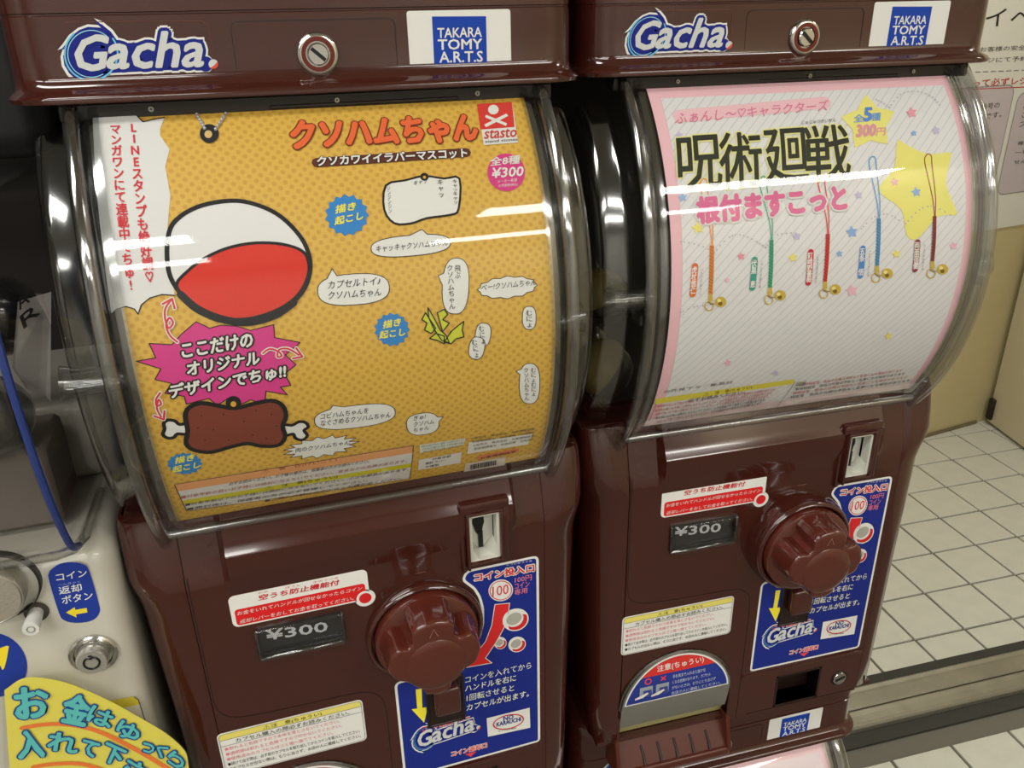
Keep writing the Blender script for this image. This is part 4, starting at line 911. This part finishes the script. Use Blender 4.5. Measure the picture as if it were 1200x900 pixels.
for pts, n in (([(797, 283), (818, 287), (836, 296)], 9), ([(836, 296), (852, 279), (866, 275), (884, 282), (896, 290)], 15), ([(896, 290), (908, 276), (926, 273)], 8), ([(1008, 268), (1022, 255), (1038, 251), (1052, 258)], 11), ([(1060, 262), (1076, 246), (1092, 242), (1112, 252)], 12), ([(1026, 118), (1034, 122), (1041, 127)], 6), ([(1041, 127), (1054, 112), (1072, 108), (1090, 114), (1100, 124)], 16), ([(797, 365), (812, 359), (828, 357)], 7)): dots(pts, (190, 182, 196), n)
GOLD = (206, 176, 70); GD = (120, 94, 30)
for nm, fu, c, top, c0, c1, tg, th, tc in (('虎杖悠仁', 'いたどりゆうじ', (222, 128, 40), (824, 210), (833, 287.6), (831.4, 344), (812.2, 328), 42, (224, 110, 50)),
     ('伏黒　恵', 'ふしぐろめぐみ', (50, 160, 120), (893.5, 207), (902.8, 281), (901, 336.5), (882, 320.4), 42, (60, 158, 140)),
     ('釘崎野薔薇', 'くぎさきのばら', (206, 36, 36), (961.5, 205), (968.8, 274), (965.4, 329.5), (947.6, 313), 45, (200, 34, 60)),
     ('五条　悟', 'ごじょうさとる', (70, 140, 196), (1021.5, 184), (1028.4, 256), (1026.2, 311), (1008.5, 306.8), 41, (72, 136, 206)),
     ('両面宿儺', 'りょうめんすくな', (130, 40, 48), (1086.5, 181), (1093.6, 253.3), (1091, 306), (1072.5, 299.5), 41, (146, 38, 56))):
    lc = tuple(min(255, v+25) for v in c)
    lp_ = smoothpoly([(c0[0], c0[1]), (c0[0]-2.5, c0[1]-22), (top[0]-4, top[1]+12), (top[0]-3.4, top[1]+3), (top[0], top[1]), (top[0]+3.4, top[1]+3), (top[0]+4.2, top[1]+14), (c0[0]+1.2, c0[1]-22), (c0[0]+.6, c0[1])], 3, False)
    p.stroke(lp_, .00075, lc, 5.6); p.stroke([c0, c1], .0030, c, 6)
    n_ = 15
    for k in range(n_): t = (k+.5)/n_; x, y = c0[0]+(c1[0]-c0[0])*t, c0[1]+(c1[1]-c0[1])*t; p.stroke([(x-2.2, y-1.6), (x+2.2, y+1.2)], .0004, tuple(int(v*.72) for v in c), 7)
    x, y = c1; p.poly([(x-2, y), (x+2, y), (x+3, y+8), (x-2.4, y+8)], GOLD, 7); p.stroke(p.ell((x-1.5, y+14), 5, 5.2, None, n=14), .0008, GOLD, 7, True)
    p.stroke([(x-3, y+9), (x+1, y+12), (x+5, y+11)], .0005, GD, 8); p.ell((x+12, y+9), 6.4, 6, GOLD, 7); p.ell((x+10, y+7.5), 2.4, 2.2, (240, 226, 150), 8, n=10); p.ell((x+11.5, y+11), 2.6, 2.4, GD, 8, n=10); p.stroke([(x+5, y+11), (x+8, y+9)], .0008, GOLD, 7)
    a, b = (tg[0]+1.2, tg[1]-th/2+5), (tg[0]-1.4, tg[1]+th/2-5); p.stroke([a, b], .0046, tc, 6); 
    for e in (a, b): q = A2.px(*e); p.pxmode = False; p.face([(q[0]+.0023*math.cos(t*PI/8), q[1]+.0023*math.sin(t*PI/8)) for t in range(16)], tc, 6); p.pxmode = True
    p.vert(nm, (tg[0]-2.6, tg[1]-th/2+5), (tg[0]+3.4, tg[1]-th/2+4.6), (tg[0]-4.6, tg[1]+th/2-5), (244, 238, 234), L=8, bold=.02)
    p.vert(fu, (tg[0]+8, tg[1]-th/2+7), (tg[0]+10.6, tg[1]-th/2+7), (tg[0]+5.6, tg[1]+th/2-4), (120, 112, 118), L=8)
# small print
p.poly([(768, 466), (931, 443), (929, 448.5), (766, 472.5)], (226, 212, 70), 4); p.line('⚠　注　意(ちゅうい)', (824, 463), (880, 454.5), 4, K, L=5); p.line('必ずお読みください。', (806, 470), (872, 459.5), 4, K, L=5)
p.line('©芥見下々／集英社', (777, 459.8), (858, 448), 3.6, (110, 100, 104), L=5)
for k in range(5): p.line('対象年齢の低いお子様には絶対に与えないでください。小さな部品があり窒息などの危険があります。'[k:], (766+k*.6, 477+k*4.4), (908-k*4, 456.5+k*4.0), 3.4, (196, 90, 96) if k < 3 else (70, 60, 64), L=5)
for k in range(4): p.line('お客様相談室　商品の仕様は予告なく変更になる場合があります'[k:], (934-k*3, 452+k*4.6), (1056+k*3, 434+k*4.0), 3.4, (200, 100, 106) if k % 2 == 0 else (80, 66, 70), L=5)
p.poly([(933, 446), (945, 444.2), (942, 451.5), (930, 453.5)], (200, 206, 196), 5); p.line('中国製', (932, 451.5), (943, 449.6), 4, (40, 44, 40), L=6)
p.stroke([(768, 472), (760, 492)], .0004, (90, 76, 70), 5); p.stroke([(931, 446), (905, 480)], .0004, (90, 76, 70), 5)
p.done('printed_artwork', post2)
# lower posters (only a corner of the right one shows)
for M_, s_, c in ((M3, A1, (236, 224, 190)), (M4, A2, (240, 200, 208))):
    p = Print(Arc(0), .0006); p.pxmode = False; p.face([(-.1205, Sbot), (.1215, Sbot), (.1215, Stop), (-.1205, Stop)], c, 0); p.face([(-.113, Sbot), (.114, Sbot), (.114, Stop-.0085), (-.113, Stop-.0085)], (232, 214, 220) if M_ is M4 else (232, 226, 206), 1); p.done('poster', M_)
# ================================================================== THE WHITE MACHINE AT THE LEFT
MW = thing('white_capsule_machine', 'white capsule machine with a cloudy clear case, far left', 'capsule machine', (-.32, 0, FZ-.45))
WP = mat('white_plastic', (196, 193, 181), .3, coat=.2, bump=.04, bscale=60)
def LW(name, bm, m, parent=MW, **k):
    """meshes are written in world x, y and reference z; the thing's base is the origin"""
    bmesh.ops.translate(bm, vec=(.32, 0, .45), verts=bm.verts); return link(name, bm, m, parent, **k)
bm = NB()
def wring(z, x1, yf, r): return [(x, y, z) for x, y in rrect(-.475, x1, yf, .29, r, 8)]
loft(bm, [wring(*q) for q in ((-.45, -.166, .004, .012), (-.10, -.1645, .002, .012), (.04, -.1622, .001, .014), (.070, -.1615, .002, .016), (.080, -.163, .006, .016), (.0855, -.168, .012, .014), (.087, -.174, .02, .010))], True, True, True)
LW('body', bm, WP, smooth=50)
bm = NB(); box(bm, -.47, -.1615, .09, .29, .0865, .1490, .012, 4); LW('rear_block', bm, WP)
bm = NB(); box(bm, -.47, -.163, .14, .29, .30, .46, .02, 3); LW('dark_head', bm, mat('dark_head', (24, 25, 27), .4))
bm = NB(); box(bm, -.47, -.163, .20, .29, .148, .31); LW('dark_column', bm, mat('dark_back', (44, 38, 36), .5), smooth=None)
# clear case: bulging front, right side wall, blue edging
cprof = [(.000, .089), (-.010, .094), (-.018, .104), (-.027, .130), (-.033, .160), (-.036, .19), (-.037, .22), (-.035, .25), (-.028, .275), (-.010, .292), (.02, .300), (.14, .302)]
cprof = smoothpoly(cprof, 3, False)
WC = clear('case_cloudy', (.74, .73, .72), .08, 1.5, .03)
bm = NB(); loft(bm, [[(x, y+d, z) for y, z in cprof] for x, d in ((-.47, .02), (-.40, .004), (-.30, 0), (-.19, 0), (-.183, .0005), (-.1795, .003), (-.1775, .008))], False)
loft(bm, [[(-.1775, y+.008, z) for y, z in cprof], [(-.1745, max(y, .07)+.0, z-.0 if z > .12 else .089) for y, z in cprof], [(-.174, max(y, .14), z if z > .12 else .089) for y, z in cprof]], False)
wc = LW('case', bm, WC, smooth=60)
bm = NB(); e_ = [(-.1785, y+.0025, z) for y, z in cprof[:27]]; tube(bm, e_, .0022, 8); LW('blue_edging', bm, mat('blue_edging', (40, 58, 122), .35), wc)
bm = NB(); tube(bm, [(-.45, -.003, .0885), (-.19, -.004, .0885), (-.181, .0, .0885), (-.1765, .012, .0885), (-.175, .07, .0885)], .0030, 8); LW('case_foot', bm, clear('foot_clear', (.7, .7, .68), .1, 1.5, .1), wc)
# papers and toys inside the case
bm = NB(); box(bm, -.215, -.1785, .055, .056, .150, .235); bmesh.ops.rotate(bm, verts=bm.verts, cent=(-.2, .055, .19), matrix=Matrix.Rotation(.35, 3, 'Y'))
SL = Plane(None, .054, 0)
pg = thing('paper_slip', 'crumpled white slip with black letters inside the white machine case', 'paper', (-.20, .055, FZ+.10))
bm.free()
q = [(20, 355), (58, 345), (60, 470), (52, 466), (30, 458), (15, 430)]
bm = NB(); pl_ = [SL.px(*a) for a in q]
loft(bm, [[(a, .056+.004*math.sin(i*2.3)+d, b) for i, (a, b) in enumerate(pl_)] for d in (0, .0006)], True, True, True); relink(link('sheet', bm, mat('slip_paper', (176, 172, 168), .6), None, None), pg)
p = Print(SL, .002); p.text('A', (24, 362), (36, 352), (18, 350), INKK, 1, bold=.02); p.text('R', (29, 384), (48, 366), (24, 370), INKK, 1, bold=.02); relink(p.done('lettering', None), pg)
bm = NB(); box(bm, -.33, -.19, .03, .085, .0905, .145, .003, 1); t = thing('paper_box', 'dim grey carton lying in the white machine case', 'box', (-.26, .07, FZ+.0905)); bmesh.ops.translate(bm, vec=(.26, -.07, -.0905), verts=bm.verts)
link('carton', bm, mat('dim_carton', (120, 112, 106), .7, var=.2), t)
for k, (x, y, z, c, lab) in enumerate(((-.215, .03, .170, (118, 116, 122), 'grey capsule low at the front of the white machine case'), (-.21, .085, .215, (88, 88, 94), 'dark grey capsule behind, high in the white machine case'), (-.262, .05, .205, (104, 100, 112), 'grey capsule at the left of the white machine case'))):
    t = thing('grey_capsule', lab, 'capsule', (x, y, FZ+z), 0, 'grey capsules in the white machine')
    bm = NB(); bmesh.ops.create_uvsphere(bm, u_segments=20, v_segments=12, radius=.026); link('shell', bm, clear('grey_shell', (.5, .5, .52), .1, 1.5, .05), t, smooth=180)
    bm = NB(); bmesh.ops.create_uvsphere(bm, u_segments=14, v_segments=8, radius=.018); link('toy', bm, mat('toy%d' % k, c, .5), t, smooth=180)
# controls
wp = Plane(None, .0012, 0); wp.m = None
class WPl(Plane):
    def __init__(s, y0): s.m = None; s.y0 = y0; s.dz = .45
    def px(s, u, v): a, b = Plane.px(s, u, v); return (a, b-FZ)
    def out(s, a, b, off): return (a+.32, s.y0-off, b+.45)
ws = WPl(.0012); ws.breaks = None
D = ws.px(110, 765)
D = (D[0], D[1])
bm = NB(); lathe(bm, D[0], D[1], [(.0148, .001), (.0146, -.0008), (.0135, -.0016), (.0118, -.0012), (.0112, .0006), (.0098, .0008)], 40); lk = LW('key_lock', bm, CHROME)
bm = NB(); lathe(bm, D[0], D[1], [(.0096, .001), (.0096, -.0070), (.0088, -.0084), (.0001, -.0084)], 36); LW('lock_barrel', bm, mat('barrel', (196, 194, 186), .25, .7), lk)
bm = NB(); tube(bm, [(D[0]+.0046*math.cos(a*PI/12), -.0086, D[1]+.0046*math.sin(a*PI/12)) for a in range(25)], .0007, 6); box(bm, D[0]-.0009, D[0]+.0009, -.0090, -.0084, D[1]+.003, D[1]+.0062); LW('keyway', bm, BLACK, lk)
D = ws.px(43, 716)
bm = NB(); lathe(bm, D[0], D[1], [(.0072, .0004), (.0070, -.0004), (.0001, -.0004)], 28); LW('button_hole', bm, mat('hole_shadow', (60, 56, 50), .6))
bm = NB(); lathe(bm, D[0], D[1], [(.0042, .0), (.0044, -.006), (.0050, -.0150), (.0046, -.0166), (.0001, -.0166)], 24); b_ = LW('return_button', bm, mat('button_white', (210, 210, 204), .3))
bm = NB(); lathe(bm, D[0], D[1], [(.0016, -.0167), (.0022, -.0170), (.0026, -.0167)], 16); LW('button_ring', bm, mat('button_ring', (150, 150, 146), .3), b_)
D = (-.2270+.0, .0810)
D = ws.px(4, 686); 
bm = NB(); lathe(bm, D[0]-.002, D[1]+.002, [(.0235, .0012), (.0233, -.003), (.0222, -.004)], 44); LW('slot_recess', bm, mat('recess_dark', (40, 36, 34), .4))
bm = NB(); lathe(bm, D[0]-.006, D[1]-.001, [(.0190, -.001), (.0190, -.0088), (.0182, -.0100), (.0001, -.0100)], 44); cd = LW('coin_slot_disc', bm, mat('cast_disc', (176, 170, 156), .35, .5, bump=.3, bscale=600))
bm = NB(); box(bm, D[0]-.0075, D[0]-.0045, -.0104, -.0098, D[1]-.012, D[1]+.013); LW('slot', bm, BLACK, cd)
bm = NB(); tube(bm, [(D[0]-.006+.0175*math.cos(a*PI/16), -.0100, D[1]-.001+.0175*math.sin(a*PI/16)) for a in range(33)], .0004, 5); LW('disc_rim', bm, STEEL, cd)
p = Print(ws, .0002); z2 = (0, 640, 3.4615); p.z = z2
p.poly(smoothpoly([(212, 90), (245, 70), (295, 64), (340, 74), (362, 100), (402, 235), (404, 268), (385, 294), (350, 307), (300, 310), (262, 300), (240, 272), (200, 140), (198, 110)], 3), (34, 58, 150), 1)
p.text('コイン', (230, 140), (354, 120), (226, 112), WHT, 2, bold=.012); p.text('へんきゃく', (236, 160), (326, 146), (235, 152), (170, 180, 214), 2); p.text('返却', (242, 195), (334, 180), (236, 165), WHT, 2, bold=.012); p.text('ボタン', (254, 234), (378, 212), (249, 203), WHT, 2, bold=.012)
p.poly([(268, 268), (303, 246), (306, 257), (352, 249), (355, 267), (309, 275), (311, 288)], (238, 214, 50), 2)
p.done('button_sticker', MW, label='blue rounded sticker with white letters and a yellow arrow')
p = Print(ws, .0002); p.z = z2
p.ell((-30, 480), 142, 130, (34, 58, 150), 1, tilt=20, n=40); p.poly(smoothpoly([(-60, 440), (28, 402), (34, 420), (22, 480), (10, 500), (-8, 470), (-60, 470)], 2), (238, 214, 50), 2)
p.done('round_sticker', MW, label='round blue sticker with a yellow mark')
p = Print(ws, .0002); p.z = z2
p.poly([(420, 640), (540, 608), (560, 618), (600, 740), (440, 800)], (206, 200, 186), 1); p.poly([(430, 628), (540, 608), (560, 618), (566, 640), (440, 668)], (196, 182, 60), 2); p.stroke([(545, 610), (562, 622), (598, 735)], .0006, (70, 66, 58), 3)
p.done('notice_sticker', MW)
# hand-lettered card
card = thing('hand_lettered_card', 'yellow laminated card with blue hand-drawn Japanese lettering, bottom left', 'card', (-.29, -.012, FZ-.2))
cs = Plane(None, -.0135, 0)
z5 = (0, 760, 5.217)
def cpx(x, y): return cs.px(z5[0]+x/z5[2], z5[1]+y/z5[2])
edge = smoothpoly([(14, 262), (70, 222), (140, 190), (230, 176), (330, 186), (430, 212), (560, 262), (700, 330), (860, 420), (1000, 500), (1100, 580), (1148, 640), (1166, 700), (1172, 760)], 3, False) + [(1190, 950), (30, 1000)]
inn = [(25, 260)] + smoothpoly([(60, 235), (110, 200), (170, 182), (250, 184), (340, 198), (430, 222), (560, 274), (700, 340), (850, 424), (990, 506), (1085, 580), (1136, 640), (1150, 700), (1156, 760)], 3, False) + [(1172, 950), (76, 1000)]
bm = NB(); pl_ = [cpx(*a) for a in edge]; loft(bm, [[(a, y, b) for a, b in pl_] for y in (-.0134, -.0128)], True, False, False)
k_ = [bm.verts.new((a, -.0134, b)) for a, b in pl_]
for t in tessellate_polygon([[Vector((a, b, 0)) for a, b in pl_]]): bm.faces.new([k_[i] for i in t])
relink(link('laminate', bm, clear('laminate', (.95, .95, .93), .05, 1.5, .0), None, None), card)
bm = NB(); pl_ = [cpx(*a) for a in inn]
for yy in (-.0131, -.0127):
    k_ = [bm.verts.new((a, yy, b)) for a, b in pl_]
    for t in tessellate_polygon([[Vector((a, b, 0)) for a, b in pl_]]): bm.faces.new([k_[i] for i in t])
relink(link('yellow_sheet', bm, mat('card_yellow', (240, 228, 96), .5, var=.05, vscale=60), None, None), card)
bm = NB(); box(bm, -.24, -.22, -.0126, .0008, FZ-.035, FZ-.030); relink(link('tab', bm, clear('tab_clear', (.8, .8, .8), .1), None, None), card)
p = Print(cs, .0002); p.z = z5
TEAL = (92, 184, 180); TB = (30, 70, 140)
def ch(c, x, y, w_, h_, rot, ow=.0010):
    t = math.radians(rot); ux, uy = math.cos(t), math.sin(t); BLp = (x, y); BR = (x+w_*ux, y+w_*uy); TL = (x+h_*uy, y-h_*ux)
    p.text(c, BLp, BR, TL, TEAL, 4, bold=.035, outline=TB, ow=ow, oL=3)
for c, x, y, w_, h_, r in (('お', 105, 428, 195, 185, -6), ('金', 375, 440, 150, 178, 12), ('は', 528, 432, 150, 100, 22), ('ゆ', 700, 510, 140, 100, 30), ('っ', 856, 610, 75, 60, 32), ('く', 940, 630, 62, 75, 36), ('り', 1010, 670, 110, 75, 44),
                         ('入', 120, 668, 150, 165, -4), ('れ', 290, 610, 180, 110, 10), ('て', 486, 630, 100, 90, 20), ('下', 610, 670, 130, 110, 24), ('さ', 745, 745, 130, 100, 30), ('い', 880, 830, 110, 90, 36)): ch(c, x, y, w_, h_, r)
for pts in ([(135, 484), (240, 466), (360, 460), (500, 476), (640, 520), (800, 600), (920, 668), (1030, 735)], [(205, 722), (320, 705), (440, 700), (520, 708), (620, 735)]): p.stroke(smoothpoly(pts, 4, False), .0030, (226, 120, 62), 1)
relink(p.done('lettering', None), card)
st = thing('white_stand', 'white steel stand carrying the white capsule machine', 'stand', (-.32, .15, 0))
bm = NB(); box(bm, -.15, .15, -.13, .13, FZ-.45-.02, FZ-.4505, .002, 1); link('top_plate', bm, WP, st)
for x in (-.13, .13):
    for y in (-.11, .11): bm = NB(); box(bm, x-.015, x+.015, y-.015, y+.015, 0, FZ-.47); link('leg', bm, WP, st, smooth=None)
bpy.data.objects.remove(_to)
